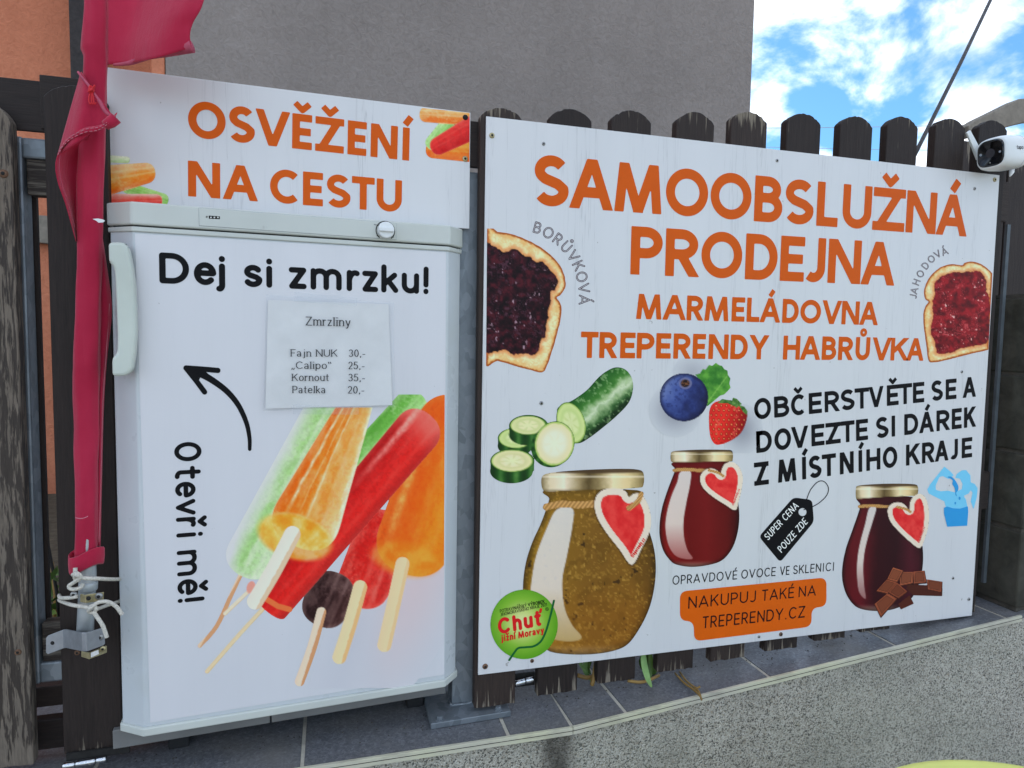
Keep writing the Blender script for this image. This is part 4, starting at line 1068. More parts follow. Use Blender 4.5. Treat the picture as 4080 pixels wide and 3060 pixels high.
# --- blueberry, leaf, strawberry
def berries():
    A = Art(Z7, 40, 40, 690, 560, 4.2); X, Y = A.X, A.Y
    A.C[:] = (181, 195, 212)
    al = np.maximum(.7 * sstep(105, -70, ell_sd(X, Y, 195, 325, 70, 70)), np.maximum(.75 * sstep(95, -60, ell_sd(X, Y, 560, 430, 45, 55)), .45 * sstep(80, -60, ell_sd(X, Y, 290, 110, 40, 30))))
    A.tint(al, (118, 126, 146)); A.D = (.05 - al) * 60
    lf = poly_sd(X, Y, [(305, 128), (330, 122), (345, 98), (362, 100), (380, 75), (398, 80), (418, 63), (436, 76), (452, 80), (464, 98), (482, 106), (484, 128), (498, 150), (492, 176), (499, 200), (480, 222), (462, 238), (440, 244), (420, 262), (370, 303), (360, 230), (340, 170)])
    A.paint(lf, grad(fbm(X, Y, .03, 3), [(.3, (44, 112, 40)), (.7, (88, 158, 62))])); A.tint((lf < -3) * (np.abs((X - 370) * .75 + (Y - 285) * .55 - 0) < 3.2) * .6, (126, 184, 92))
    b = ell_sd(X, Y, 242, 253, 134, 132); n = fbm(X, Y, .02, 6)
    lx = ((X - 190) + (Y - 180) * .7) / 260
    A.paint(b, grad(lx * .6 + .5 * n - .05, [(0, (96, 118, 178)), (.3, (62, 84, 156)), (.55, (38, 54, 116)), (.9, (20, 24, 60))]))
    A.tint((b < 0) * sstep(-26, 0, b) * .7, (20, 22, 52)); A.tint((b < -6) * sstep(.56, .66, fbm(X, Y, .06, 16)) * .45, (26, 36, 92))
    A.paint(ell_sd(X, Y, 250, 176, 36, 32), (96, 104, 150), 3, mask=False); A.paint(ell_sd(X, Y, 249, 176, 24, 21), (30, 20, 22), 4, mask=False)
    A.tint((ell_sd(X, Y, 249, 176, 24, 21) < 0) * (fbm(X, Y, .12, 3) > .55) * .8, (112, 76, 52))
    s = poly_sd(X, Y, spoly([(382, 330), (400, 290), (440, 272), (500, 275), (550, 300), (588, 335), (584, 390), (555, 450), (500, 492), (440, 513), (410, 508), (388, 470), (380, 400)]))
    lx = ((X - 400) + (Y - 300) * .3) / 220
    A.paint(s, grad(lx, [(0, (196, 40, 34)), (.35, (212, 44, 36)), (.7, (168, 24, 22)), (1, (108, 10, 12))]))
    gx, gy = (X + (np.floor(Y / 26) % 2) * 14) % 28 - 14, Y % 26 - 13
    A.tint((s < -8) * sstep(8, 5.5, np.hypot(gx, gy * .8)) * .6, (120, 12, 14)); A.tint((s < -8) * sstep(4, 2.2, np.hypot(gx, gy * .8)), (226, 150, 90))
    A.tint((s < -4) * sstep(.62, .72, fbm(X, Y, .05, 31)) * .4, (240, 140, 120))
    for pts in ([(425, 285), (452, 262), (510, 272), (520, 288), (470, 286)], [(505, 280), (512, 254), (535, 262), (560, 290), (530, 312)], [(540, 292), (575, 305), (592, 330), (588, 352), (565, 330)], [(470, 280), (500, 268), (540, 296), (522, 304)]):
        A.paint(poly_sd(X, Y, pts), grad(fbm(X, Y, .06, 2), [(.3, (40, 84, 34)), (.7, (104, 150, 80))]))
    return A.make(PS, 'berry_picture', sign)
berries()

# --- jars
def jar(zf, body, lid, gloss, cols, box_, step, seed, twine, heart, bubbly, knotx):
    A = Art(zf, *box_, step); X, Y = A.X, A.Y
    bs = spoly(body); d = poly_sd(X, Y, bs)
    xs = [p[0] for p in body]; ys = [p[1] for p in body]; x0, x1, y0, y1 = min(xs), max(xs), min(ys), max(ys); W = x1 - x0; H = y1 - y0
    tx, ty = (X - x0) / W, (Y - y0) / H
    A.paint(d, grad(tx + .15 * (fbm(X, Y, 3.2 / W, seed) - .5), cols))
    A.tint((d < 0) * sstep(.93, 1.0, ty) * .6, (190, 180, 160)); A.tint((d < 0) * sstep(.055 * W, 0, -d) * .55, tuple(.45 * np.array(cols[-1][1])))
    A.tint((d < 0) * sstep(.13, .02, ty) * .5, tuple(.7 * np.array(cols[1][1])))
    if bubbly:
        q = fbm(X, Y, .030, seed + 1, 2); q2 = fbm(X, Y, .085, seed + 2, 2)
        A.tint((d < -4) * sstep(.62, .74, q2) * .42, (170, 138, 62)); A.tint((d < -4) * sstep(.42, .30, q) * .35, (84, 60, 18))
        A.tint((d < -12) * sstep(.78, .84, fbm(X, Y, .038, seed + 6, 2)) * .8, (44, 30, 16)); A.tint((d < -12) * sstep(.74, .82, fbm(X, Y, .075, seed + 8, 2)) * .5, (190, 158, 76))
        A.tint((d < -6) * sstep(.5, .8, ty) * .25, (150, 92, 24))
    g = poly_sd(X, Y, spoly(gloss)); gy0, gy1 = min(p[1] for p in gloss), max(p[1] for p in gloss)
    A.paint(np.maximum(g, d + 2), grad((Y - gy0) / (gy1 - gy0), [(0, (202, 208, 214)), (.6, (206, 206, 206)), (1, tuple(.45 * np.array((206, 206, 206)) + .55 * np.array(cols[1][1])))]), 3, .93, mask=False)
    lx0, lx1 = min(p[0] for p in lid), max(p[0] for p in lid); ly0, ly1 = min(p[1] for p in lid), max(p[1] for p in lid)
    l = poly_sd(X, Y, spoly(lid, 3)); t = (X - lx0) / (lx1 - lx0); v = (Y - ly0) / (ly1 - ly0)
    A.paint(l, grad(t + .05 * (fbm(X, Y, .05, seed + 30) - .5), [(0, (126, 116, 86)), (.08, (204, 198, 172)), (.22, (226, 222, 206)), (.36, (150, 138, 104)), (.46, (84, 72, 44)), (.56, (132, 120, 84)), (.7, (222, 214, 180)), (.86, (206, 194, 150)), (1, (120, 108, 70))]))
    A.tint((l < 0) * sstep(.26, .16, v + .10 * np.abs(t - .5)) * .9, (66, 52, 36)); A.tint((l < 0) * sstep(.86, .98, v) * .45, (86, 74, 50)); A.tint((l < 0) * sstep(.28, .33, v) * sstep(.42, .36, v) * .5, (240, 238, 226))
    for tw, hw in twine:
        dd = polyline_d(X, Y, [tuple(p) for p in smooth_path(tw, 4)]) - hw + 5 * (fbm(X, Y, .09, seed + 40) - .5)
        A.paint(dd, grad(.5 + .5 * np.sin((X + Y * .8) * .42 / max(hw / 12, .6)) * .7, [(0, (128, 92, 46)), (1, (216, 178, 118))]))
    h = poly_sd(X, Y, spoly(heart, 4)); hs = abs(heart[0][0] - heart[len(heart) // 2][0])
    A.tint((d < 0) * sstep(14, 0, h) * .35, (20, 12, 8))
    A.paint(h, (214, 208, 200), 1.5)
    hx0, hx1 = min(p[0] for p in heart), max(p[0] for p in heart); k = (hx1 - hx0) * .115
    A.paint(h + k, grad(fbm(X, Y, 8. / (hx1 - hx0), seed + 50), [(.3, (198, 34, 40)), (.7, (212, 62, 62))]), 1.5, mask=False)
    for tw in knotx:
        dd = polyline_d(X, Y, [tuple(p) for p in smooth_path(tw[0], 4)]) - tw[1]
        A.paint(dd, grad(.5 + .5 * np.sin((X + Y) * .4), [(0, (134, 98, 52)), (1, (206, 168, 108))]), mask=False)
    return A.make(PS, 'jar_picture', sign)
jar(Z6, [(412, 680), (416, 720), (402, 770), (372, 850), (335, 930), (305, 1020), (290, 1110), (288, 1200), (300, 1290), (330, 1370), (375, 1428), (420, 1470), (520, 1484), (640, 1482), (740, 1464), (805, 1430),
         (862, 1350), (905, 1260), (930, 1160), (938, 1060), (930, 970), (905, 880), (872, 790), (850, 740), (848, 680)],
    [(378, 622), (400, 600), (480, 588), (600, 580), (760, 575), (850, 579), (878, 598), (877, 655), (850, 668), (700, 675), (500, 682), (410, 686), (382, 672)],
    [(452, 775), (530, 770), (530, 850), (503, 1000), (480, 1120), (490, 1250), (528, 1340), (575, 1400), (520, 1420), (420, 1400), (345, 1300), (325, 1200), (330, 1120), (352, 1000), (402, 870)],
    [(0, (118, 92, 24)), (.1, (150, 118, 34)), (.3, (124, 94, 32)), (.55, (112, 82, 30)), (.8, (116, 84, 30)), (1, (84, 60, 22))], (120, 560, 950, 1500), 5.2, 11,
    [([(402, 762), (470, 748), (560, 752), (650, 745)], 17)],
    [(820, 1046), (760, 970), (690, 880), (648, 805), (638, 745), (652, 700), (690, 675), (745, 670), (790, 686), (806, 712), (832, 696), (870, 702), (903, 760), (915, 830), (905, 890), (870, 962)], True,
    [([(806, 768), (850, 735), (866, 700)], 12)])
jar(Z7, [(192, 610), (194, 650), (180, 690), (150, 770), (122, 860), (108, 950), (110, 1030), (130, 1100), (165, 1150), (200, 1174), (280, 1187), (370, 1178), (450, 1152), (505, 1090), (535, 1010), (547, 920), (540, 830), (515, 740), (492, 670), (488, 608)],
    [(170, 562), (185, 550), (240, 545), (340, 541), (470, 542), (508, 550), (510, 598), (490, 606), (350, 608), (250, 612), (185, 610), (170, 602)],
    [(222, 665), (278, 662), (276, 730), (256, 830), (240, 930), (242, 1020), (262, 1095), (290, 1140), (240, 1142), (190, 1120), (155, 1060), (140, 970), (148, 890), (172, 800), (205, 720)],
    [(0, (88, 10, 12)), (.1, (120, 16, 20)), (.35, (94, 10, 14)), (.6, (104, 16, 20)), (.85, (86, 12, 14)), (1, (52, 6, 10))], (95, 530, 575, 1200), 4.6, 23,
    [([(188, 655), (250, 650), (330, 655), (390, 655)], 9)],
    [(525, 875), (470, 845), (400, 800), (350, 755), (331, 710), (338, 675), (365, 650), (400, 645), (430, 660), (446, 680), (450, 650), (470, 618), (510, 610), (545, 635), (566, 690), (560, 760), (545, 820)], False,
    [([(380, 655), (430, 668), (460, 688)], 7)])
jar(Z8, [(615, 765), (618, 810), (605, 860), (570, 960), (535, 1060), (515, 1160), (514, 1240), (535, 1320), (575, 1380), (620, 1408), (700, 1420), (800, 1412), (890, 1370), (945, 1290), (972, 1190), (978, 1090), (965, 980), (935, 870), (918, 810), (915, 765)],
    [(592, 715), (605, 700), (680, 692), (800, 688), (910, 690), (946, 700), (948, 742), (925, 757), (800, 762), (680, 770), (605, 776), (592, 768)],
    [(668, 830), (708, 826), (690, 900), (660, 1000), (640, 1090), (634, 1180), (640, 1280), (648, 1350), (610, 1310), (598, 1210), (602, 1110), (618, 1020), (645, 920)],
    [(0, (70, 12, 18)), (.12, (86, 16, 24)), (.25, (84, 16, 26)), (.42, (44, 8, 16)), (.65, (38, 8, 16)), (.85, (66, 18, 32)), (1, (40, 8, 16))], (500, 670, 1020, 1440), 5.0, 37,
    [([(612, 820), (680, 815), (760, 820), (840, 825)], 9)],
    [(958, 1058), (900, 1020), (835, 960), (790, 905), (774, 850), (785, 815), (815, 797), (850, 797), (878, 815), (898, 840), (902, 800), (920, 765), (955, 746), (990, 765), (1010, 830), (1010, 920), (990, 1000)], False,
    [([(830, 822), (880, 835), (905, 850)], 7)])
TINY = Font(.16, 'round', track=.12)
# web address along the edge of each heart label
P2 = PS.off(INK * 3)
def tinyword(P, zf, a, b, cap, txt, mat, f=TINY, narrow=.8, res=20, parent=None):
    dx_, dy_ = b[0] - a[0], b[1] - a[1]; L_ = math.hypot(dx_, dy_); u = (dy_ / L_ * cap, -dx_ / L_ * cap)
    A_, B_ = zp_(zf, *a), zp_(zf, *b); tA, tB = zp_(zf, a[0] + u[0], a[1] + u[1]), zp_(zf, b[0] + u[0], b[1] + u[1])
    vert = abs(B_[1] - A_[1]) > abs(B_[0] - A_[0]) * 2; k = 1 if vert else 0
    return words(P, parent or sign, mat, f, A_, B_, tA, tB, [(txt, A_[k], B_[k])], res, narrow=narrow)
RED = ink((186, 28, 34))
tinyword(P2, Z6, (828, 1012), (888, 922), 20, 'treperendy.cz', RED)
tinyword(P2, Z7, (516, 850), (551, 760), 11, 'treperendy.cz', RED)
tinyword(P2, Z8, (958, 1030), (990, 938), 11, 'treperendy.cz', RED)

# --- round food quality emblem
def emblem():
    A = Art(Z6, 115, 1155, 470, 1530, 4.4); X, Y = A.X, A.Y
    e = ell_sd(X, Y, 293, 1337, 165, 170)
    r = np.hypot((X - 285) / 165, (Y - 1330) / 170)
    A.paint(e, grad(r, [(0, (206, 218, 176)), (.35, (176, 204, 124)), (.7, (116, 174, 56)), (1, (84, 152, 34))]))
    return A.make(PS, 'emblem_disc', sign, INK * 2)
emb = emblem()
def stroke_print(P, parent, mat, zf, path, wpx, name='printed_line', step=2.5, taper=None):
    pts = [tuple(p) for p in smooth_path(path, 6)]
    xs = [p[0] for p in pts]; ys = [p[1] for p in pts]; m = wpx + 4
    X, Y = np.meshgrid(np.arange(min(xs) - m, max(xs) + m, step), np.arange(min(ys) - m, max(ys) + m, step))
    if taper:
        D = np.full(X.shape, 1e9); n = len(pts) - 1
        for i in range(n):
            d, t, _ = seg_d(X, Y, pts[i], pts[i + 1]); w0 = wpx + (taper - wpx) * (i + np.clip(t, 0, 1)) / n
            D = np.minimum(D, d - w0 / 2)
    else: D = polyline_d(X, Y, pts) - wpx / 2
    V, F, _ = contour(X, Y, D)
    return obj(name, P.px(*zf(V[:, 0], V[:, 1])), F, mat, parent)
P3 = PS.off(INK * 3.2)
stroke_print(P3, sign, ink((14, 84, 44)), Z6, [(220, 1512), (245, 1475), (265, 1453), (300, 1449), (340, 1444), (375, 1420), (398, 1375), (415, 1320), (428, 1270), (439, 1221)], 10)
SEMI = Font(.19, 'round', track=.10)
P4 = PS.off(INK * 3.6)
CR = ink((176, 24, 30))
def mixword(P, zf, base, capv, seq, mat, f, parent, res=34):
    (a, b) = base; dx_, dy_ = b[0] - a[0], b[1] - a[1]; L_ = math.hypot(dx_, dy_); u = (dy_ / L_ * capv, -dx_ / L_ * capv)
    return lettering(P, parent, mat, f, zp_(zf, *a), zp_(zf, *b), zp_(zf, a[0] + u[0], a[1] + u[1]), zp_(zf, b[0] + u[0], b[1] + u[1]), spread(zf, seq), res)
mixword(P4, Z6, ((166, 1388), (392, 1340)), 78, [('C', 168, 228), ('h', 240, 284), ('u', 294, 338), ('ť', 346, 380)], CR, Font(.21, 'round'), sign)
tinyword(P4, Z6, (180, 1424), (392, 1381), 34, 'jižní Moravy', CR, Font(.20, 'round', track=.10), .9, 26)
tinyword(P4, Z6, (175, 1281), (306, 1252), 17, 'POTRAVINÁŘSKÝ', 'black', Font(.12, 'round', track=.10), .75)
tinyword(P4, Z6, (312, 1250), (394, 1233), 17, 'VÝROBEK', 'black', Font(.17, 'round', track=.10), .75)
tinyword(P4, Z6, (177, 1298), (405, 1247), 16, 'JIHOMORAVSKÉHO KRAJE 2021', 'black', Font(.12, 'round', track=.10), .75)
stroke_print(P4, sign, 'black', Z6, arc(405, 1262, 8, 8, 0, 360, 16), 1.8, step=1.2)
tinyword(P4, Z6, (402, 1267), (409, 1266), 9, 'R', 'black', Font(.16, 'round'), .7)

# --- orange web-shop patch, price tag
def flat_poly(P, parent, mat, zf, pts, name, step=4.5, holes=()):
    xs = [p[0] for p in pts]; ys = [p[1] for p in pts]
    X, Y = np.meshgrid(np.arange(min(xs) - 8, max(xs) + 8, step), np.arange(min(ys) - 8, max(ys) + 8, step))
    D = poly_sd(X, Y, pts)
    for hcx, hcy, hr in holes: D = np.maximum(D, -ell_sd(X, Y, hcx, hcy, hr, hr))
    V, F, _ = contour(X, Y, D)
    return obj(name, P.px(*zf(V[:, 0], V[:, 1])), F, mat, parent)
def rounded(pts, r, n=6):
    out = []; N = len(pts)
    for i in range(N):
        p, a, b = np.array(pts[i], float), np.array(pts[i - 1], float), np.array(pts[(i + 1) % N], float)
        da, db = a - p, b - p; ra = min(r, np.linalg.norm(da) * .48); rb = min(r, np.linalg.norm(db) * .48)
        A_, B_ = p + da / np.linalg.norm(da) * ra, p + db / np.linalg.norm(db) * rb
        for k in range(n + 1):
            t = k / n; out.append(tuple((1 - t) ** 2 * A_ + 2 * t * (1 - t) * p + t * t * B_))
    return out
flat_poly(PSi, sign, 'orange2', Z7, rounded([(220, 1322), (1027, 1245), (1027, 1405), (945, 1412), (945, 1516), (298, 1597), (296, 1488), (220, 1482)], 42), 'web_shop_patch')
words(PS.off(INK * 2), sign, ink((32, 12, 14)), THIN, zp_(Z7, 265, 1418), zp_(Z7, 968, 1345), zp_(Z7, 265, 1351), zp_(Z7, 968, 1286),
      zwords(Z7, [('NAKUPUJ', 265, 637), ('TAKÉ', 670, 848), ('NA', 873, 968)]), 34, narrow=.62)
words(PS.off(INK * 2), sign, ink((32, 12, 14)), THIN, zp_(Z7, 343, 1527), zp_(Z7, 908, 1465), zp_(Z7, 343, 1461), zp_(Z7, 908, 1401),
      zwords(Z7, [('TREPERENDY.CZ', 343, 908)]), 34, narrow=.62)
flat_poly(PSi, sign, 'black', Z7, rounded([(845, 804), (948, 818), (958, 938), (772, 1162), (655, 1020)], 24), 'price_tag_print', 4.0, [(895, 885, 22)])
stroke_print(PS.off(INK * 2), sign, 'black', Z7, [(918, 815), (940, 762), (978, 720), (1012, 716), (1037, 748), (1030, 790), (990, 832), (940, 860), (902, 872)], 4.5, step=2)
WH = ink((205, 214, 224))
tinyword(PS.off(INK * 2), Z7, (706, 1043), (876, 855), 38, 'SUPER CENA', WH, Font(.115, 'round', track=.14), .66, 26)
tinyword(PS.off(INK * 2), Z7, (780, 1111), (926, 943), 38, 'POUZE ZDE', WH, Font(.115, 'round', track=.14), .66, 26)

# --- chocolate
def chocolate():
    A = Art(Z8, 685, 1160, 1100, 1470, 4.2); X, Y = A.X, A.Y
    def bar(q, top, side):
        d = poly_sd(X, Y, q); A.paint(d, side, 1.5)
        c = np.mean(q, 0); q2 = [tuple(c + (np.array(p) - c) * .93 + np.array((-2, -4))) for p in q]; q3 = [tuple(c + (np.array(p) - c) * .70 + np.array((-2, -4))) for p in q]
        A.paint(poly_sd(X, Y, q2), grad(fbm(X, Y, .03, 4), [(.3, top), (.7, tuple(1.12 * np.array(top)))]), 1.5, mask=False)
        A.paint(poly_sd(X, Y, q3), tuple(.86 * np.array(top)), 4, mask=False); A.paint(np.abs(poly_sd(X, Y, q3)) - 1.6, tuple(.6 * np.array(top)), 1.2, mask=False)
    dk = (58, 26, 18)
    A.paint(poly_sd(X, Y, [(835, 1380), (900, 1330), (925, 1378), (850, 1412)]), (74, 34, 24)); A.paint(poly_sd(X, Y, [(890, 1268), (1000, 1272), (1090, 1290), (1088, 1335), (920, 1330), (880, 1290)]), (66, 30, 22))
    bar([(1000, 1238), (1090, 1252), (1088, 1318), (1005, 1300)], (122, 66, 46), dk)
    bar([(842, 1196), (925, 1196), (922, 1265), (845, 1280)], (134, 76, 54), dk); bar([(922, 1194), (988, 1188), (1000, 1262), (925, 1268)], (128, 70, 50), dk)
    bar([(805, 1170), (868, 1190), (832, 1258), (770, 1242)], (138, 78, 54), dk); bar([(768, 1240), (832, 1256), (775, 1325), (706, 1310)], (126, 68, 46), dk)
    bar([(828, 1256), (892, 1312), (838, 1352), (778, 1318)], (118, 62, 42), dk); bar([(775, 1318), (832, 1352), (735, 1462), (697, 1382)], (128, 70, 48), dk)
    return A.make(PS, 'chocolate_picture', sign, INK * 2)
chocolate()

# --- blue drinking figure
BL1, BL2 = ink((96, 178, 226)), ink((36, 134, 206))
flat_poly(PSi, sign, BL1, Z8, [(1002, 722), (1020, 690), (1060, 640), (1100, 590), (1135, 618), (1155, 640), (1125, 662), (1092, 645), (1072, 650), (1050, 700), (1052, 724), (1080, 732), (1120, 728), (1160, 738), (1200, 720),
          (1205, 690), (1190, 660), (1162, 655), (1172, 632), (1200, 612), (1225, 610), (1250, 640), (1252, 680), (1275, 690), (1292, 715), (1286, 770), (1268, 836), (1252, 790), (1262, 740), (1252, 725), (1240, 745),
          (1212, 758), (1225, 780), (1235, 830), (1238, 840), (1232, 930), (1118, 936), (1098, 850), (1108, 820), (1100, 790), (1060, 770), (1010, 745)], 'drinking_figure_print', 3.5)
flat_poly(PS.off(INK * 2), sign, BL2, Z8, [(1098, 826), (1118, 820), (1150, 830), (1190, 832), (1236, 818), (1238, 850), (1231, 930), (1117, 936), (1098, 860)], 'drinking_figure_print', 3.5)
flat_poly(PS.off(INK * 2), sign, BL2, Z8, spoly([(1118, 650), (1140, 648), (1160, 665), (1180, 700), (1180, 725), (1168, 740), (1172, 760), (1164, 752), (1160, 715), (1146, 690), (1148, 668)], 3), 'drinking_figure_print', 3.0)
for cx, cy, r_ in ((1188, 772, 6), (1163, 800, 5)): flat_poly(PS.off(INK * 2), sign, BL2, Z8, [(cx + r_ * math.cos(a), cy + r_ * 1.6 * math.sin(a)) for a in np.linspace(0, 6.28, 14)[:-1]], 'drinking_figure_print', 2.0)

# ------------------------------------------------------------------ freezer poster
PP = PF.off(.0009 + INK)
ROUND = Font(.188, 'round')
lettering(PP, poster, 'black', ROUND, zp_(Z2, 347, 337), zp_(Z2, 1928, 402), zp_(Z2, 347, 155), zp_(Z2, 1928, 240),
          spread(Z2, [('D', 347, 522), ('e', 550, 682), ('j', 672, 742), ('s', 843, 952), ('i', 975, 1010), ('z', 1107, 1212), ('m', 1235, 1418), ('r', 1447, 1523), ('z', 1538, 1632), ('k', 1650, 1750), ('u', 1770, 1872), ('!', 1897, 1928)]))
ROUND2 = Font(.172, 'round')
lettering(PP, poster, 'black', ROUND2, zp_(Z3, 229, 312), zp_(Z3, 247, 1073), zp_(Z3, 358, 310), zp_(Z3, 374, 1071),
          [(c, float(Z3(0, a)[1]), float(Z3(0, b)[1])) for c, a, b in [('O', 312, 403), ('t', 426, 490), ('e', 500, 575), ('v', 583, 658), ('ř', 668, 716), ('i', 742, 762), ('m', 825, 945), ('ě', 962, 1038), ('!', 1050, 1072)]])
stroke_print(PP, poster, 'black', Z0, [(760, 1478), (800, 1490), (850, 1518), (905, 1560), (950, 1615), (982, 1685), (994, 1745), (995, 1790)], 30, 'arrow_print', 4, 14)
stroke_print(PP.off(.0001), poster, 'black', Z0, [(815, 1562), (780, 1515), (741, 1466)], 21, 'arrow_print', 3)
stroke_print(PP.off(.00015), poster, 'black', Z0, [(741, 1466), (800, 1470), (868, 1476)], 21, 'arrow_print', 3)
flat_poly(PP.off(.0002), poster, 'black', Z0, [(736, 1458), (800, 1463), (830, 1490), (800, 1500), (790, 1520), (770, 1510)], 'arrow_print', 3)

def pop(A, p0, p1, r0, r1, cols, frost=.4, seed=1, flat0=False, flat1=False, fcol=(255, 240, 225), fade=None):
    """ice lolly between two points with half widths r0, r1"""
    X, Y = A.X, A.Y; (ax, ay), (bx, by) = p0, p1; L_ = math.hypot(bx - ax, by - ay); ux, uy = (bx - ax) / L_, (by - ay) / L_
    s = (X - ax) * ux + (Y - ay) * uy; t = -(X - ax) * uy + (Y - ay) * ux
    r = r0 + (r1 - r0) * np.clip(s / L_, 0, 1)
    sc = np.clip(s, 0 if flat0 else r0 * .95, L_ if flat1 else L_ - r1 * .95)
    ex = np.abs(s - sc) / np.where(s < L_ / 2, (r0 * .35 if flat0 else r0 * .95), (r1 * .35 if flat1 else r1 * .95))
    d = ((np.clip(np.abs(t) / r, 0, None) ** 2.3 + ex ** 2.3) ** (1 / 2.3) - 1) * r
    tt = t / r * .5 + .5; w = fbm(s, t * 2.2, .02, seed); A.last = (tt, s / L_)
    A.paint(d, grad(tt + .18 * (w - .5), cols), 2)
    m = (d < 2)
    A.tint(m * sstep(.30, .80, fbm(s, t * 1.8, .018, seed + 4, 3)) * frost * .9, fcol)
    A.tint(m * sstep(.45, .75, fbm(X, Y, .11, seed + 7, 3)) * frost * .42 * (.3 + 1.2 * sstep(.4, .75, fbm(X, Y, .014, seed + 9, 2))), fcol)
    A.mul(1 - .05 * m * sstep(.55, .35, fbm(X, Y, .09, seed + 12, 2)))
    for k in (.26, .5): A.tint(m * sstep(.075, .0, np.abs(tt - k + .05 * (w - .5))) * frost * .75, fcol)
    A.tint(m * sstep(-.22, 0, d / r) * (.15 + .35 * frost), fcol)
    return d
def stick(A, path, w0, c1=(232, 214, 184), c2=(190, 150, 110), side=1):
    X, Y = A.X, A.Y; pts = [tuple(p) for p in smooth_path(path, 5)]
    d = polyline_d(X, Y, pts) - w0 / 2
    (ax, ay), (bx, by) = pts[0], pts[-1]; L_ = math.hypot(bx - ax, by - ay)
    t = (-(X - ax) * (by - ay) + (Y - ay) * (bx - ax)) / L_ / (w0 / 2)
    A.paint(d, grad(t * side * .5 + .5 + .1 * (fbm(X, Y, .06, 77) - .5), [(0, c2), (.22, c2), (.28, c1), (1, tuple(.97 * np.array(c1)))]), 1.5)
def lollies():
    A = Art(Z3, 330, 85, 1512, 1470, 3.6); X, Y = A.X, A.Y
    A.C[:] = (183, 195, 214)
    al = np.maximum(.60 * sstep(150, -150, ell_sd(X, Y, 1370, 985, 120, 330, .42)), .4 * sstep(110, -110, ell_sd(X, Y, 1080, 1230, 50, 240, .35)))
    wx = sstep(1000, 1300, X)[..., None]; A.tint(al * .8, np.array((204., 178., 186.)) * wx + np.array((162., 174., 196.)) * (1 - wx)); A.D = (.015 - al) * 100
    g1 = [(0, (206, 226, 206)), (.3, (176, 216, 166)), (.6, (150, 204, 130)), (1, (176, 216, 160))]
    stick(A, [(568, 885), (500, 1030), (430, 1180), (350, 1272)], 20, (214, 196, 172), (196, 152, 116))
    stick(A, [(575, 1020), (470, 1120)], 18, (222, 214, 196), (212, 196, 170))
    stick(A, [(665, 1080), (540, 1215), (385, 1393)], 20, (214, 204, 172), (206, 188, 150))
    d = pop(A, (985, 90), (545, 940), 100, 122, g1, .40, 5, fcol=(214, 228, 222))
    tg = ((X - 985) * -.888 + (Y - 90) * -.460)                # fades out to the left
    A.tint((d < 2) * np.clip(sstep(20, 110, tg) * .80 + sstep(560, 430, X) * .5, 0, .92), (198, 207, 222))
    pop(A, (1395, 85), (1090, 420), 78, 78, [(0, (150, 208, 130)), (.5, (112, 186, 84)), (1, (76, 152, 48))], .35, 9, fcol=(200, 232, 196))
    pop(A, (1255, 640), (1085, 1085), 128, 128, [(0, (196, 40, 38)), (.5, (204, 32, 28)), (1, (186, 16, 14))], .40, 17, fcol=(238, 140, 128))
    pop(A, (1600, 100), (1312, 930), 178, 178, [(0, (226, 120, 20)), (.3, (232, 130, 26)), (.6, (226, 96, 14)), (1, (206, 72, 10))], .16, 13, fcol=(246, 186, 96))
    tt, sl = A.last; oo = (X > 1100) * (A.D < 0)
    A.tint(oo * sstep(.10, 0, np.abs(tt - .84)) * sstep(.2, .5, sl) * sstep(.95, .7, sl) * .6 * (.3 + fbm(X, Y, .06, 74)) * (Y < 830), (250, 200, 120))
    A.paint(np.maximum(ell_sd(X, Y, 1318, 862, 150, 78, .22), -1e9), grad(fbm(X, Y, .02, 5), [(.3, (222, 122, 24)), (.7, (240, 162, 60))]), 22, .75, mask=False)
    pop(A, (1010, 930), (905, 1175), 105, 112, [(0, (60, 34, 34)), (.5, (42, 22, 24)), (1, (30, 14, 16))], .38, 21, fcol=(150, 124, 124))
    d = pop(A, (1440, 185), (680, 1075), 112, 98, [(0, (206, 40, 36)), (.25, (216, 36, 32)), (.6, (196, 20, 20)), (1, (158, 8, 12))], .10, 25, fcol=(242, 150, 140), flat1=True)
    tt, sl = A.last
    A.tint((d < 0) * sstep(.12, 0, np.abs(tt - .80 + .06 * fbm(X, Y, .02, 71))) * sstep(.55, .05, sl) * .75 * (.4 + fbm(X, Y, .05, 72)), (248, 196, 188))
    A.tint((d < 0) * sstep(.16, .02, sl) * .55, (240, 150, 140)); A.tint((d < 0) * sstep(.30, 0, tt) * .35, (120, 4, 8))
    A.paint(polyline_d(X, Y, [(655, 1045), (720, 1085), (775, 1100)]) - 13, (222, 110, 62), 3); A.paint(ell_sd(X, Y, 592, 995, 20, 30, .3), (222, 150, 140), 5)
    d = pop(A, (1118, 70), (800, 800), 68, 182, [(0, (244, 226, 204)), (.10, (236, 180, 110)), (.30, (224, 140, 50)), (.45, (230, 152, 66)), (.55, (222, 126, 30)), (.8, (222, 112, 18)), (1, (208, 88, 10))], .30, 29, fcol=(250, 226, 198), flat0=True)
    ux_, uy_ = (800 - 1118) / 796., (800 - 70) / 796.; tt_ = -(X - 1118) * uy_ + (Y - 70) * ux_; ss_ = (X - 1118) * ux_ + (Y - 70) * uy_
    rr2 = 68 + (182 - 68) * np.clip(ss_ / 796, 0, 1)
    for kk, ww, aa in ((.62, .10, .75), (.05, .07, .55), (.30, .05, .35)):
        A.tint((d < 0) * sstep(ww, 0, np.abs(tt_ / rr2 - kk + .12 * (fbm(ss_, tt_, .012, 61) - .5))) * sstep(720, 560, ss_) * aa * (.4 + .9 * fbm(X, Y, .05, 63)), (252, 236, 214))
    bl = ell_sd(X, Y, 800, 758, 178, 104, .30)
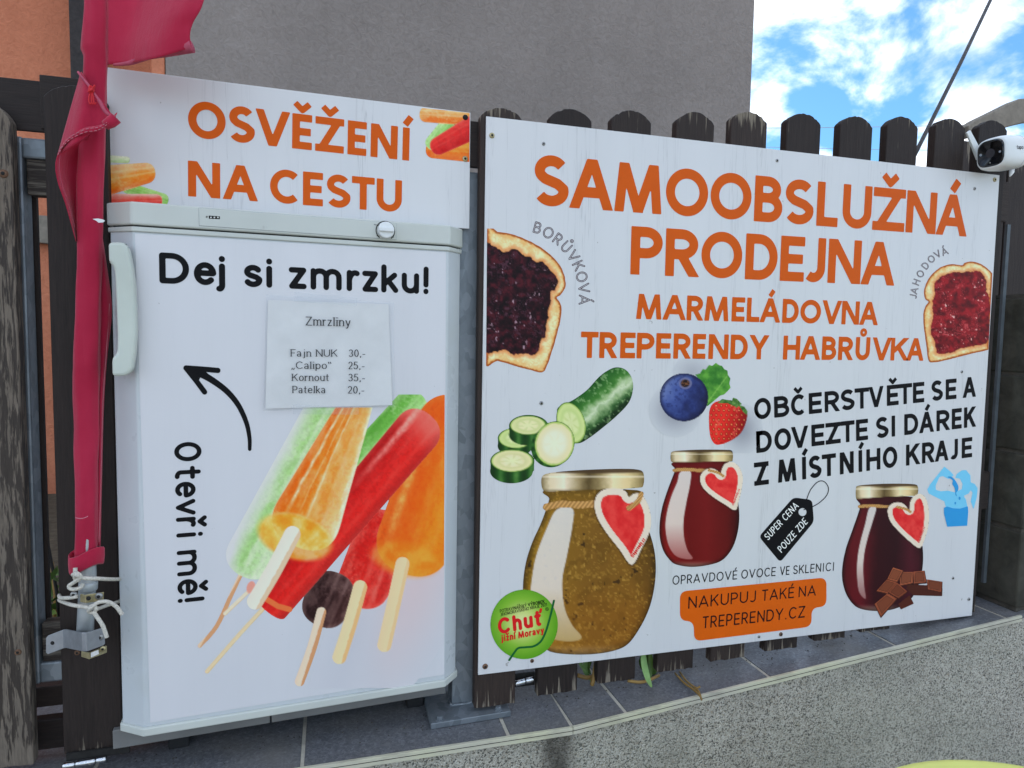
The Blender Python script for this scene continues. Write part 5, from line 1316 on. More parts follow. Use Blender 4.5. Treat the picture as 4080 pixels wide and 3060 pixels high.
    A.paint(bl, grad(fbm(X, Y, .016, 31), [(.3, (226, 142, 26)), (.55, (236, 176, 62)), (.75, (244, 206, 128))]), 14, .8, mask=False)
    A.tint((d < 0) * sstep(12, 0, np.abs(bl)) * .45 * fbm(X, Y, .03, 65), (252, 232, 190))
    stick(A, [(788, 745), (700, 915), (612, 1062)], 78, (224, 222, 216), (206, 190, 166))
    stick(A, [(925, 1112), (880, 1280), (822, 1440)], 46, (222, 206, 190), (192, 146, 108)); stick(A, [(1108, 995), (1060, 1170), (1010, 1325)], 66, (230, 208, 170), (216, 178, 128)); stick(A, [(1308, 885), (1265, 1080), (1222, 1268)], 66, (230, 204, 168), (224, 190, 148))
    A.clip(X - (1507 - (Y - 160) * .004)); A.clip(140 - Y + (X < 1172) * 6 - (X > 1172) * 60)
    return A.make(PF, 'lolly_picture', poster, .0009 + INK * .5)
lollies()
def board_lollies_left():
    A = Art(Z1, 0, 575, 410, 850, 4.2); X, Y = A.X, A.Y
    pop(A, (-60, 590), (190, 605), 22, 18, [(0, (206, 226, 206)), (1, (160, 204, 140))], .5, 3, fcol=(220, 232, 224))
    pop(A, (150, 748), (400, 838), 30, 40, [(0, (150, 206, 110)), (.5, (112, 178, 72)), (1, (140, 196, 110))], .3, 6, fcol=(206, 230, 200))
    pop(A, (-40, 850), (368, 828), 62, 34, [(0, (222, 190, 184)), (.3, (214, 60, 50)), (1, (196, 20, 20))], .3, 9, fcol=(236, 170, 160))
    pop(A, (-80, 742), (330, 668), 100, 52, [(0, (226, 170, 120)), (.3, (224, 150, 80)), (.5, (226, 136, 40)), (.8, (222, 112, 20)), (1, (210, 80, 16))], .5, 12, fcol=(244, 214, 176))
    A.clip(-X - 5)
    return A.make(PB, 'lolly_picture', board)
def board_lollies_right():
    A = Art(Z1, 1770, 312, 2070, 624, 4.2); X, Y = A.X, A.Y
    pop(A, (1820, 545), (2130, 565), 46, 58, [(0, (232, 150, 40)), (.5, (226, 110, 20)), (1, (206, 70, 16))], .3, 3, fcol=(244, 196, 120))
    pop(A, (1835, 540), (1960, 385), 42, 42, [(0, (176, 220, 160)), (.5, (130, 196, 100)), (1, (96, 170, 70))], .3, 6, fcol=(206, 232, 204))
    pop(A, (1785, 352), (2130, 370), 42, 50, [(0, (232, 170, 110)), (.4, (226, 140, 60)), (1, (216, 96, 24))], .5, 9, fcol=(246, 216, 180))
    pop(A, (1850, 548), (2130, 400), 46, 70, [(0, (214, 60, 54)), (.4, (204, 30, 30)), (1, (176, 14, 18))], .14, 12, fcol=(240, 160, 150))
    A.clip(X - (2062 - (Y - 340) * .006)); A.clip(Y - 619); A.clip(317 + (X - 1790) * .105 - Y)
    return A.make(PB, 'lolly_picture', board)
board_lollies_left(); board_lollies_right()

# little printed marks on the lid
PLi = PL.off(.0009)
flat_poly(PLi, cp, 'black', Z1, [(625, 911), (686, 915), (686, 931), (625, 928)], 'star_rating', 2.0)
for sx_ in (637, 656, 675):
    for a in (0, 60, 120): stroke_print(PLi.off(.0002 + a * 1e-6), cp, WH, Z1, [(sx_ - 5 * math.cos(math.radians(a)), 921 - 5 * math.sin(math.radians(a))), (sx_ + 5 * math.cos(math.radians(a)), 921 + 5 * math.sin(math.radians(a)))], 1.6, 'star_rating', .8)
for a in (30, 90, 150): stroke_print(PLi.off(a * 1e-6), cp, 'black', Z1, [(614 - 6 * math.cos(math.radians(a)), 918 - 6 * math.sin(math.radians(a))), (614 + 6 * math.cos(math.radians(a)), 918 + 6 * math.sin(math.radians(a)))], 2, 'star_rating', .8)
tinyword(PLi, Z1, (1535, 964), (1569, 967), 7.5, 'Normal', 'black', Font(.17, 'round'), .9, 14, cp)
tinyword(PLi, Z1, (1549, 1025), (1567, 1027), 7.5, 'Min', 'black', Font(.17, 'round'), .9, 14, cp)
LOW.setdefault('x', (.5, [('C', [(0, .68), (1, 0)]), ('C', [(1, .68), (0, 0)])]))
tinyword(PLi, Z1, (1625, 1031), (1644, 1033), 7.5, 'Max', 'black', Font(.17, 'round'), .9, 14, cp)

# ------------------------------------------------------------------ price list in a plastic sleeve
plist = thing('price_list', 'printed ice cream price list in a clear sleeve taped to the freezer door', 'price list', tuple(PF.px(*Z2(1330, 1070))))
def curved_sheet(name, zf, quad, off, bulge, mat, parent, n=12, th=.0003):
    P = [np.array(q, float) for q in quad]; V, Fc = [], []
    for j in range(n + 1):
        for i in range(n + 1):
            s, t = i / n, j / n
            q = (P[0] * (1 - s) + P[1] * s) * (1 - t) + (P[3] * (1 - s) + P[2] * s) * t
            o = off + bulge * (.5 + .5 * math.sin(s * 5 + t * 2.2)) * (t ** 1.2)
            V.append(PF.off(o).px(*zf(*q)))
    for j in range(n):
        for i in range(n): a = j * (n + 1) + i; Fc.append((a, a + 1, a + n + 2, a + n + 1))
    return obj(name, V, Fc, mat, parent, True)
curved_sheet('paper', Z2, [(985, 435), (1693, 460), (1715, 1053), (970, 1074)], .0030, .0030, 'paper', plist)
curved_sheet('sleeve', Z2, [(975, 405), (1724, 450), (1728, 1064), (957, 1088)], .0082, .0030, 'film', plist)
curved_sheet('tape', Z2, [(1140, 388), (1510, 425), (1508, 470), (1138, 445)], .0075, .0012, 'film', plist)
curved_sheet('tape', Z2, [(1130, 1050), (1520, 1065), (1518, 1110), (1132, 1106)], .0118, .0004, 'film', plist)
SER = Font(.088, 'round', pen=1.55, track=.12)
PT = PF.off(.0066)
def ser(txt, x0, x1, yb, yt, slope):
    b0, b1 = (x0, yb), (x1, yb + slope * (x1 - x0)); t0, t1 = (x0, yt), (x1, yt + slope * (x1 - x0))
    words(PT, plist, 'black', SER, zp_(Z2, *b0), zp_(Z2, *b1), zp_(Z2, *t0), zp_(Z2, *t1), [(txt, zp_(Z2, *b0)[0], zp_(Z2, *b1)[0])], 34, narrow=.84)
ser('Zmrzliny', 1205, 1470, 585, 533, .024)
for txt, x0, x1, pr, q0, q1, yb in (('Fajn NUK', 1118, 1393, '30,-', 1460, 1557, 768), ('\u201eCalipo\u201c', 1122, 1357, '25,-', 1456, 1553, 840), ('Kornout', 1125, 1343, '35,-', 1457, 1555, 911), ('Patelka', 1128, 1322, '20,-', 1453, 1551, 983)):
    ser(txt, x0, x1, yb, yb - 43, .004); ser(pr, q0, q1, yb + 2, yb - 42, .003)
# ------------------------------------------------------------------ screws
def disc_mesh(name, r, h, n=20, dome=.35):
    bm = bmesh.new()
    rings = [(r, 0.0), (r * .96, h * .5), (r * .72, h), (0, h * (1 + dome * .3))]
    prev = None
    for rr, hh in rings[:-1]:
        vs = [bm.verts.new((rr * math.cos(2 * math.pi * k / n), -hh, rr * math.sin(2 * math.pi * k / n))) for k in range(n)]
        if prev:
            for k in range(n): bm.faces.new((prev[k], prev[(k + 1) % n], vs[(k + 1) % n], vs[k]))
        prev = vs
    bm.faces.new(prev)
    bmesh.ops.recalc_face_normals(bm, faces=bm.faces)
    me = bpy.data.meshes.new(name); bm.to_mesh(me); bm.free(); me.polygons.foreach_set('use_smooth', [True] * len(me.polygons)); return me
SM = {}
def screw(P, px, py, r, mat, parent, recess=.45, rim=None):
    k = (round(r, 5), mat)
    if k not in SM:
        me = disc_mesh('screw', r, r * .42); me.materials.append(MAT[mat]); rc = disc_mesh('recess', r * recess, r * .12, 12); rc.materials.append(MAT['hole']); SM[k] = (me, rc)
    me, rc = SM[k]; p = P.px(px, py)
    o = link(bpy.data.objects.new('screw', me)); o.location = tuple(p); setpar(o, parent)
    q = link(bpy.data.objects.new('recess', rc)); q.parent = o; q.location = (0, -r * .40, 0)
    return o
for px, py, r, m in ((1960, 540, .0046, 'brass'), (2166, 573, .0032, 'screw'), (3096, 640, .0032, 'screw'), (3963, 716, .0046, 'brass'), (3883, 752, .0034, 'screw'), (3832, 1481, .0032, 'screw'), (3797, 2303, .0032, 'screw'),
                    (3860, 2387, .0038, 'screw'), (3111, 2527, .0042, 'rust'), (3024, 2537, .0030, 'screw'), (2157, 1606, .0036, 'screw'), (2120, 2633, .0036, 'rust'), (1933, 2655, .0050, 'rust')):
    screw(PS, px, py, r, m, sign)
screw(PB, 1854, 468, .0046, 'hole', board); screw(PB, 1853, 633, .0048, 'brass', board)
PG = Plane((1, 0, 0), (0, 1, 0), 1.086)
screw(PG, 14, 692, .0060, 'rust', gate)
screw(PG, 72, 2598, .0045, 'rust', gate); screw(PG, 308, 2600, .0040, 'rust', gate)
# ------------------------------------------------------------------ flag on its pole
FY = 1.040
flag = thing('flag_pole', 'faded red flag wrapped round a grey pole tied to the gate', 'flag', tuple(at_y(340, 2520, FY)))
tube('pole', [at_y(338, 2540, FY), at_y(343, 2440, FY), at_y(350, 2290, FY), at_y(346, 2100, FY), at_y(345, 1700, FY), at_y(349, 1300, FY), at_y(358, 900, FY), at_y(371, 500, FY), at_y(381, 100, FY), at_y(385, -90, FY)], [.0108, .0108, .0108] + [.0095] * 7, 'pole', flag, 20)
tube('pole_joint', [at_y(350, 2352, FY), at_y(350.3, 2346, FY), at_y(352, 2322, FY), at_y(352.3, 2316, FY)], [.0112, .0122, .0122, .0112], 'pole', flag, 20)
rows = [(-60, 338, 432), (60, 335, 430), (200, 322, 428), (225, 333, 428), (300, 331, 427), (420, 326, 424), (560, 318, 420), (700, 310, 414), (860, 307, 408), (950, 309, 408), (1100, 304, 405), (1300, 297, 400),
        (1500, 291, 396), (1700, 297, 394), (1900, 298, 392), (2050, 298, 390), (2150, 300, 386), (2225, 300, 390)]
ry = np.array([q[0] for q in rows], float); rl = np.array([q[1] for q in rows], float); rr_ = np.array([q[2] for q in rows], float)
V, Fc = [], []; N = 40; ys = np.linspace(-60, 2225, 150)
for j, yy in enumerate(ys):
    l_, r_ = np.interp(yy, ry, rl), np.interp(yy, ry, rr_); c = at_y((l_ + r_) / 2, yy, FY); a_ = float(at_y(r_, yy, FY)[0] - at_y(l_, yy, FY)[0]) / 2
    for k in range(N):
        th = 2 * math.pi * k / N
        w = 1 + .055 * math.sin(4 * th + yy * .0035) * math.cos(yy * .004 + 1) + .03 * math.sin(7 * th - yy * .006) + .02 * math.sin(yy * .03 + 3 * th)
        if 1500 < yy: w += .05 * math.sin(3 * th + (yy - 1500) * .012) * min(1, (yy - 1500) / 400)
        V.append((c[0] + a_ * w * math.cos(th), c[1] + .80 * a_ * w * math.sin(th), c[2]))
for j in range(len(ys) - 1):
    for k in range(N): Fc.append((j * N + k, j * N + (k + 1) % N, (j + 1) * N + (k + 1) % N, (j + 1) * N + k))
cloth = obj('cloth', V, Fc, 'flag', flag, True)
def curve_at(pts, t):
    P = np.array(pts, float); d = np.r_[0, np.cumsum(np.hypot(*np.diff(P[:, :2], axis=0).T))]; d /= d[-1]
    return np.array([np.interp(t, d, P[:, i]) for i in range(P.shape[1])])
def patch(name, left, right, fn, mat, parent, n=26, th=.0006):
    """cloth patch between two curves given as (px, py, distance)"""
    Ls, Rs = [tuple(p) for p in smooth_path(left, 6)], [tuple(p) for p in smooth_path(right, 6)]
    V, Fc = [], []
    for j in range(n + 1):
        for i in range(n + 1):
            s, t = i / n, j / n; q = curve_at(Ls, t) * (1 - s) + curve_at(Rs, t) * s; dx_, dy_, dd = fn(s, t)
            V.append(at_y(q[0] + dx_, q[1] + dy_, q[2] + dd))
    for j in range(n):
        for i in range(n): a = j * (n + 1) + i; Fc.append((a, a + 1, a + n + 2, a + n + 1))
    o = obj(name, V, Fc, mat, parent, True)
    md = o.modifiers.new('thick', 'SOLIDIFY'); md.thickness = th; md.offset = 0
    return o
up_fl = patch('cloth', [(426, -70, 1.035), (426, 60, 1.035), (427, 160, 1.035), (428, 258, 1.035)], [(832, -70, 1.000), (803, 30, .995), (770, 90, .995), (757, 140, .99), (764, 188, .985)],
              lambda s, t: (0, 14 * math.sin(math.pi * s) * t, .014 * math.sin(s * 5.5 + t * 1.4) * min(1, 3 * s) - .018 * s * math.sin(2.2 * t)), 'flag', flag)
hp_ = smooth_path([(452, 258, 1.030), (520, 250, 1.022), (590, 224, 1.006), (680, 205, .990), (766, 186, .982)], 8)
o_ = tube('hem', [at_y(*p) for p in hp_], list(np.linspace(.0015, .0078, len(hp_))), 'hem', flag, 12)
for off in (0, 9):
    tube('stitching', [at_y(p[0] + off, p[1], p[2] - .0012) for p in smooth_path([(818, -60, .996), (790, 30, .992), (757, 95, .990), (744, 140, .986), (750, 180, .983)], 8)], .0004, 'thread', flag, 5)
lf = patch('cloth', [(322, 288, 1.030), (296, 380, 1.012), (262, 500, 1.004), (229, 618, 1.010)], [(324, 286, 1.012), (362, 345, .998), (412, 408, .992), (452, 466, .988)],
           lambda s, t: (0, 14 * math.sin(math.pi * s) * t * t - 10 * math.sin(math.pi * s) * t, -.012 * math.sin(math.pi * s) * t + .006 * math.sin(7 * s + 3 * t) * t), 'flag', flag)
hem_l = [(229, 618), (250, 582), (285, 552), (335, 528), (385, 520), (420, 500), (458, 468)]
dl = [1.008, 1.002, .994, .986, .984, .984, .985]
hem = patch('hem', [(p[0] + 9, p[1] - 20, d - .003) for p, d in zip(hem_l, dl)], [(p[0], p[1] + 4, d - .004) for p, d in zip(hem_l, dl)], lambda s, t: (0, 0, -.0022 * math.sin(math.pi * s)), 'flag', flag, 20)
for f_ in (.28, .8):
    pts = smooth_path([(p[0] + 9 - 9 * f_, p[1] - 20 + 24 * f_, d - .0072) for p, d in zip(hem_l, dl)], 8)
    for a in range(0, len(pts) - 2, 3): tube('stitching', [at_y(*pts[a]), at_y(*pts[a + 1]), at_y(*(pts[a + 1] * .2 + pts[a + 2] * .8))], .00042, 'thread', flag, 5)
patch('cloth', [(231, 612, 1.010), (221, 660, 1.006), (232, 730, 1.010), (262, 815, 1.018), (303, 962, 1.030)], [(360, 535, 1.020), (334, 600, 1.040), (322, 700, 1.046), (316, 820, 1.046), (312, 960, 1.042)],
      lambda s, t: (0, 0, .016 * math.sin(math.pi * s) * (1 - .4 * t)), 'flag', flag)
tube('stitching', [at_y(*p) for p in smooth_path([(240, 620, 1.005), (236, 665, 1.004), (246, 730, 1.008), (272, 810, 1.016), (300, 910, 1.026)], 8)], .0003, 'hem', flag, 5)
patch('cloth', [(402, 930, 1.046), (404, 1080, 1.048), (402, 1230, 1.05), (398, 1420, 1.05), (394, 1650, 1.05), (390, 1900, 1.05), (385, 2170, 1.046)],
      [(406, 930, 1.050), (428, 1080, 1.058), (446, 1235, 1.062), (428, 1410, 1.060), (414, 1600, 1.058), (406, 1900, 1.056), (400, 2180, 1.05)], lambda s, t: (0, 0, -.004 * math.sin(3.1 * s)), 'flag', flag)
for off in (0, 7):
    tube('stitching', [at_y(*p) for p in smooth_path([(436 - off, 1210, 1.056), (424 - off, 1400, 1.055), (410 - off, 1600, 1.053), (402 - off, 1900, 1.051), (394 - off, 2160, 1.044)], 10)], .00045, 'thread', flag, 5)
tube('corner_roll', [at_y(418, 500, .984), at_y(440, 488, .983), at_y(462, 470, .982)], [.006, .0072, .0076], 'flag', flag, 12)
# turned-up cuff at the foot of the cloth
V, Fc = [], []
prof = [(2200, .96), (2192, 1.03), (2197, 1.09), (2225, 1.10), (2254, 1.06), (2262, 1.00), (2255, .94)]
for yy, s in prof:
    c = at_y(343, yy, FY)
    for k in range(N):
        th = 2 * math.pi * k / N; a_ = .0195 * s * (1 + .05 * math.sin(2 * th + 1) + .03 * math.sin(5 * th))
        V.append((c[0] + a_ * math.cos(th), c[1] + .85 * a_ * math.sin(th), c[2] + .004 * math.cos(th) - .003 * math.sin(2 * th)))
for j in range(len(prof) - 1):
    for k in range(N): Fc.append((j * N + k, j * N + (k + 1) % N, (j + 1) * N + (k + 1) % N, (j + 1) * N + k))
obj('cuff', V, Fc, 'flag', flag, True)
# red tie cord and knot
tube('tie_cord', [at_y(*p) for p in smooth_path([(312, 288, 1.02), (335, 318, 1.006), (362, 350, .996)], 5)], .0017, 'hem', flag)
tube('tie_cord', [at_y(*p) for p in smooth_path([(372, 368, .990), (395, 400, .984), (420, 445, .981), (450, 468, .979)], 5)], [.0014] * 5 + [.0022] * 11, 'hem', flag)
rk = random.Random(3); kp = [(366 + rk.uniform(-13, 13), 352 + rk.uniform(-14, 16), .988 + rk.uniform(-.005, .003)) for _ in range(14)]
tube('tie_knot', [at_y(*p) for p in smooth_path(kp, 5)], .0011, 'redcord', flag, 6)
for dx_ in (-6, 4, 12): tube('tie_knot', [at_y(*p) for p in smooth_path([(364 + dx_ * .4, 365, .988), (360 + dx_, 392, .986), (364 + dx_, 414, .986), (372 + dx_, 408, .986)], 5)], .0009, 'redcord', flag, 6)
tube('loose_thread', [at_y(*p) for p in smooth_path([(300, 2063, 1.018), (325, 2066, 1.012), (345, 2060, 1.010), (350, 2056, 1.010)], 5)], .0005, 'thread', flag, 5)
# a worn hole in the cloth with the pale pole showing
hole = prism('tear', [(p[0], p[2]) for p in [at_y(*q, 1.0) for q in ((345, 861), (368, 859), (388, 863), (396, 868), (388, 875), (370, 876), (360, 868))]], 1.0222, 1.0232, 'camwhite', flag)
# ------------------------------------------------------------------ cord that ties the pole
cord = thing('tie_rope', 'thin white cord knotted round the foot of the flag pole', 'rope', tuple(at_y(340, 2420, 1.02)))
R_ = .0027
for path in ([(300, 2262, 1.018), (300, 2285, 1.016), (304, 2300, 1.014), (316, 2306, 1.012)],
             [(290, 2290, 1.014), (306, 2284, 1.008), (320, 2296, 1.006), (312, 2312, 1.010), (298, 2302, 1.014), (308, 2290, 1.004), (326, 2302, 1.008), (400, 2306, 1.02), (455, 2308, 1.05), (492, 2306, 1.075)],
             [(318, 2304, 1.008), (298, 2318, 1.012), (274, 2336, 1.016), (290, 2348, 1.014), (322, 2340, 1.014), (330, 2325, 1.016)],
             [(308, 2376, 1.016), (275, 2382, 1.022), (242, 2382, 1.050), (236, 2372, 1.078)],
             [(236, 2390, 1.078), (250, 2398, 1.052), (290, 2411, 1.018), (340, 2419, 1.012), (364, 2424, 1.010)],
             [(356, 2430, 1.010), (366, 2414, 1.004), (382, 2424, 1.003), (374, 2440, 1.006), (354, 2436, 1.008), (366, 2420, 1.000), (392, 2400, 1.006), (430, 2398, 1.010), (462, 2416, 1.012), (478, 2436, 1.012), (487, 2449, 1.012)],
             [(372, 2436, 1.004), (388, 2460, 1.002), (408, 2490, 1.0), (418, 2515, 1.0), (426, 2540, 1.0)],
             [(388, 2426, 1.016), (420, 2414, 1.05), (470, 2398, 1.078), (492, 2388, 1.079)]):
    tube('strand', [at_y(*p) for p in smooth_path(path, 6)], R_, 'rope', cord, 8)
# ------------------------------------------------------------------ brackets
brk = thing('pole_bracket', 'bent grey steel bracket screwed to the gate holding the flag pole', 'bracket', tuple(at_y(300, 2560, 1.06)))
def bent(name, top, bot, mat, parent, th=.0022):
    V = [];
    for (a, b, y) in top: V.append(at_y(a, b, y))
    for (a, b, y) in bot: V.append(at_y(a, b, y))
    n = len(top); Fc = [(i, i + 1, n + i + 1, n + i) for i in range(n - 1)]
    o = obj(name, V, Fc, mat, parent); md = o.modifiers.new('thick', 'SOLIDIFY'); md.thickness = th; md.offset = 0
    bv = o.modifiers.new('bev', 'BEVEL'); bv.width = .0006; bv.segments = 2
    return o
bent('strap', [(184, 2542, 1.074), (192, 2532, 1.074), (254, 2508, 1.070), (264, 2507, 1.062), (328, 2520, 1.012), (344, 2520, 1.010), (404, 2502, 1.030), (414, 2506, 1.033)],
     [(184, 2600, 1.074), (192, 2606, 1.074), (256, 2582, 1.070), (266, 2581, 1.062), (330, 2594, 1.012), (346, 2595, 1.010), (408, 2572, 1.030), (417, 2564, 1.033)], 'zinc', brk)
PK = Plane((1, 0, 0), (0, 1, 0), 1.0275)
screw(PK, 398, 2539, .0050, 'screw', brk); screw(Plane((1, 0, 0), (0, 1, 0), 1.0725), 211, 2561, .0032, 'hole', brk)
bent('lower_clip', [(326, 2594, 1.024), (356, 2600, 1.016), (424, 2572, 1.04)], [(326, 2616, 1.024), (356, 2626, 1.016), (424, 2600, 1.04)], 'brass', brk)
bent('sticker', [(362, 2601, 1.0135), (392, 2589, 1.0225)], [(362, 2620, 1.0135), (394, 2606, 1.0230)], 'paper', brk, .0002)
screw(Plane((1, 0, 0), (0, 1, 0), 1.028), 410, 2585, .0042, 'brass', brk)
clp = thing('pole_clip', 'small yellowish zinc clip screwed across the pole above the bracket', 'clip', tuple(at_y(370, 2380, 1.02)))
bent('plate', [(322, 2366, 1.020), (340, 2370, 1.014), (414, 2358, 1.026)], [(322, 2398, 1.020), (342, 2402, 1.014), (412, 2394, 1.026)], 'brass', clp)
screw(Plane((1, 0, 0), (0, 1, 0), 1.0205), 394, 2375, .0052, 'screw', clp); screw(Plane((1, 0, 0), (0, 1, 0), 1.0125), 353, 2384, .0030, 'hole', clp); screw(Plane((1, 0, 0), (0, 1, 0), 1.018), 294, 2369, .0046, 'screw', clp)
# ------------------------------------------------------------------ security camera
def sec_cam():
    fc = at_y(3949, 611, 1.035)                              # centre of the glass front
    ax = np.array([-.985, -.10, -.10]); ax /= np.linalg.norm(ax)   # looking direction
    up = np.array([0.05, 0, 1.0]); up -= ax * (up @ ax); up /= np.linalg.norm(up); sd = np.cross(ax, up)
    root = thing('security_camera', 'white outdoor security camera with black face at the top right of the sign', 'camera', tuple(fc))
    def ring(s, hw, hh, ex=3.4, n=40):
        out = []
        for k in range(n):
            a = 2 * math.pi * k / n; c, s_ = math.cos(a), math.sin(a)
            out.append(fc - ax * s + sd * hw * math.copysign(abs(c) ** (2 / ex), c) + up * hh * math.copysign(abs(s_) ** (2 / ex), s_))
        return out
    def shell(name, prof, mat, parent):
        V, F_ = [], []; n = 40
        for q in prof: V += ring(*q)
        for j in range(len(prof) - 1):
            for k in range(n): F_.append((j * n + k, j * n + (k + 1) % n, (j + 1) * n + (k + 1) % n, (j + 1) * n + k))
        F_.append(tuple(range(n))); F_.append(tuple((len(prof) - 1) * n + k for k in range(n))[::-1])
        o = obj(name, V, F_, mat, parent, True); return o
    b = shell('body', [(.0005, .0240, .0240), (-.0012, .0262, .0262), (.0015, .0290, .0290), (.008, .0315, .0312), (.022, .0330, .0325), (.048, .0330, .0322), (.052, .0330, .0322), (.066, .0318, .0308, 3.0), (.076, .0280, .0270, 2.6), (.080, .0200, .0190, 2.4)], 'camwhite', root)
    shell('glass_front', [(.0030, .0262, .0262), (-.0016, .0258, .0258), (-.0026, .0235, .0235)], 'camblack', root)
    def disc(name, du, dv, r, mat, lift=.0029, n=24, parent=root):
        c = fc + ax * lift + sd * du + up * dv; V = [c] + [c + r * (math.cos(2 * math.pi * k / n) * sd + math.sin(2 * math.pi * k / n) * up) for k in range(n)]
        return obj(name, V, [(0, 1 + k, 1 + (k + 1) % n) for k in range(n)], mat, parent)
    disc('lens', 0, 0, .0090, 'lens'); disc('light', .0185, .001, .0026, 'wire'); disc('light', -.0185, -.001, .0022, 'wire'); disc('microphone', .0, -.0185, .0008, 'camwhite')
    # seam near the back
    tube('seam', [p * 1.0 for p in ring(.0500, .0331, .0323)] + [ring(.0500, .0331, .0323)[0]], .0003, 'wire', b, 5)
    # aerials
    def stick_(pts, w0, w1, name):
        A_, B_ = pts; t = (B_ - A_) / np.linalg.norm(B_ - A_); a = np.cross(t, np.array([.2, 1, 0])); a /= np.linalg.norm(a); c = np.cross(t, a)
        V = []
        for P_, w in ((A_, w0), (B_, w1)):
            for i, j in ((-1, -1), (1, -1), (1, 1), (-1, 1)): V.append(P_ + a * w * i + c * w * .55 * j)
        o = obj(name, V, [(0, 1, 2, 3), (7, 6, 5, 4), (0, 4, 5, 1), (1, 5, 6, 2), (2, 6, 7, 3), (3, 7, 4, 0)], 'camwhite', root)
        bv = o.modifiers.new('bev', 'BEVEL'); bv.width = .0012; bv.segments = 2
    stick_([at_y(3905, 630, 1.075), at_y(3856, 524, 1.075)], .0072, .0046, 'aerial')
    stick_([at_y(4066, 622, 1.085), at_y(4110, 585, 1.085)], .0075, .0065, 'aerial')
    tube('aerial_joint', [at_y(4050, 615, 1.085), at_y(4075, 612, 1.085)], .006, 'camwhite', root, 12)
    tube('mount', [at_y(3985, 655, 1.07), at_y(3985, 668, 1.07)], [.011, .009], 'camwhite', root, 16)
    tube('arm', [at_y(4000, 640, 1.085), at_y(4040, 640, 1.10), at_y(4120, 640, 1.16)], .008, 'camwhite', root, 12)
    tube('tail_lead', [at_y(*p) for p in smooth_path([(4022, 640, 1.075), (4031, 668, 1.07), (4031, 685, 1.068), (4023, 703, 1.066)], 5)], [.0052] * 6 + [.0046] * 5 + list(np.linspace(.0042, .0012, 5)), 'camwhite', root, 12)
    # maker's name on the side
    sdn = -sd if (sd @ np.array([0, -1.0, 0])) < 0 else sd
    class SidePlane:
        def pt(s, u, v):
            u, v = np.asarray(u, float), np.asarray(v, float)
            return (fc + sdn * .0335) + u[..., None] * (-ax) + v[..., None] * up
    im = Ink(); x = .0235; cap = .0080
    for ch in 'tapo':
        w_ = glyph(ch)[0][0] * .8 + .14; put_glyph(im, SidePlane(), ch, (x, .0005), (cap, 0), (0, cap), w_, Font(.13, 'round'), 26); x += (w_ + .12) * cap
    im.make('lettering', 'black', b)
    return root
sec_cam()
# ------------------------------------------------------------------ cables in the sky
cb = tube('thick_cable', [at_y(3985, -80, 2.05), at_y(3830, 245, 1.85), at_y(3668, 570, 1.65), at_y(3600, 705, 1.57)], .0062, 'cable', None, 10)
tag(cb, 'thick black cable rising steeply into the sky behind the pickets', 'cable')
def wire(a, b, y, r, label):
    A_, B_ = at_y(*a, y), at_y(*b, y); pts = []
    d = B_ - A_
    for k in range(25):
        t = -1.0 + 3.2 * k / 24; p = A_ + d * t; p[2] += .02 * d[0] * ((t - .5) ** 2 - .25) * .4; pts.append(p)
    o = tube('power_line', pts, r, 'wire', None, 6); tag(o, label, 'wire', 'thin overhead lines')
wire((3060, 510), (3820, 499), 14.0, .007, 'thin overhead line just below the picket tops')
wire((3060, 586), (3860, 600), 15.0, .006, 'thin overhead line low against the sky just over the sign edge')
# ------------------------------------------------------------------ weeds
def blade(name, pts, w, mat, parent):
    P_ = smooth_path(pts, 6); V, Fc = [], []
    for i, p in enumerate(P_):
        t = i / (len(P_) - 1); ww = w * (math.sin(math.pi * min(1, t * .85 + .12))) ** .7
        c = at_y(*p); V += [c + np.array([-ww, 0, 0]), c + np.array([0, -.3 * ww, 0]), c + np.array([ww, 0, 0])]
    for i in range(len(P_) - 1):
        for k in (0, 1): a = i * 3 + k; Fc.append((a, a + 1, a + 4, a + 3))
    return obj(name, V, Fc, mat, parent, True)
weed = thing('weed', 'pale green weed and yellow stems pushing out under the large sign', 'plant', tuple(at_y(2570, 2700, 1.12)))
blade('leaf', [(2560, 2560, 1.10), (2566, 2640, 1.09), (2580, 2700, 1.07), (2596, 2738, 1.05)], .0065, 'blade', weed)
blade('leaf', [(2590, 2560, 1.10), (2592, 2640, 1.10), (2590, 2690, 1.09), (2586, 2715, 1.08)], .005, 'leaf', weed)
blade('leaf', [(2555, 2560, 1.14), (2575, 2620, 1.13), (2600, 2660, 1.12), (2605, 2690, 1.12)], .012, 'leaf', weed)
tube('stem', [at_y(*p) for p in smooth_path([(2385, 2590, 1.115), (2372, 2660, 1.11), (2362, 2715, 1.10), (2358, 2728, 1.10)], 5)], .0042, 'straw', weed)
tube('stem', [at_y(*p) for p in smooth_path([(2300, 2690, 1.12), (2340, 2700, 1.115), (2372, 2690, 1.12)], 5)], .0040, 'straw', weed)
tube('stem', [at_y(*p) for p in smooth_path([(2500, 2712, 1.09), (2550, 2718, 1.08), (2590, 2708, 1.08), (2625, 2690, 1.10)], 5)], .0030, 'straw', weed)
rw = random.Random(5)
for k in range(12):
    x0 = rw.choice((2330, 2345, 2575, 2590, 2800)) + rw.uniform(-18, 18); y0 = rw.uniform(2590, 2640); y1 = y0 + rw.uniform(40, 100); yy = rw.uniform(1.12, 1.17)
    blade('leaf', [(x0, y0, yy), (x0 + rw.uniform(-12, 12), (y0 + y1) / 2, yy), (x0 + rw.uniform(-34, 34), y1, yy - .01)], rw.uniform(.003, .008), rw.choice(('leaf', 'leaf', 'blade')), weed)
dry = thing('dry_stalk', 'dry orange brown stalk trailing over the coping edge', 'plant', tuple(at_y(2740, 2740, 1.06)))
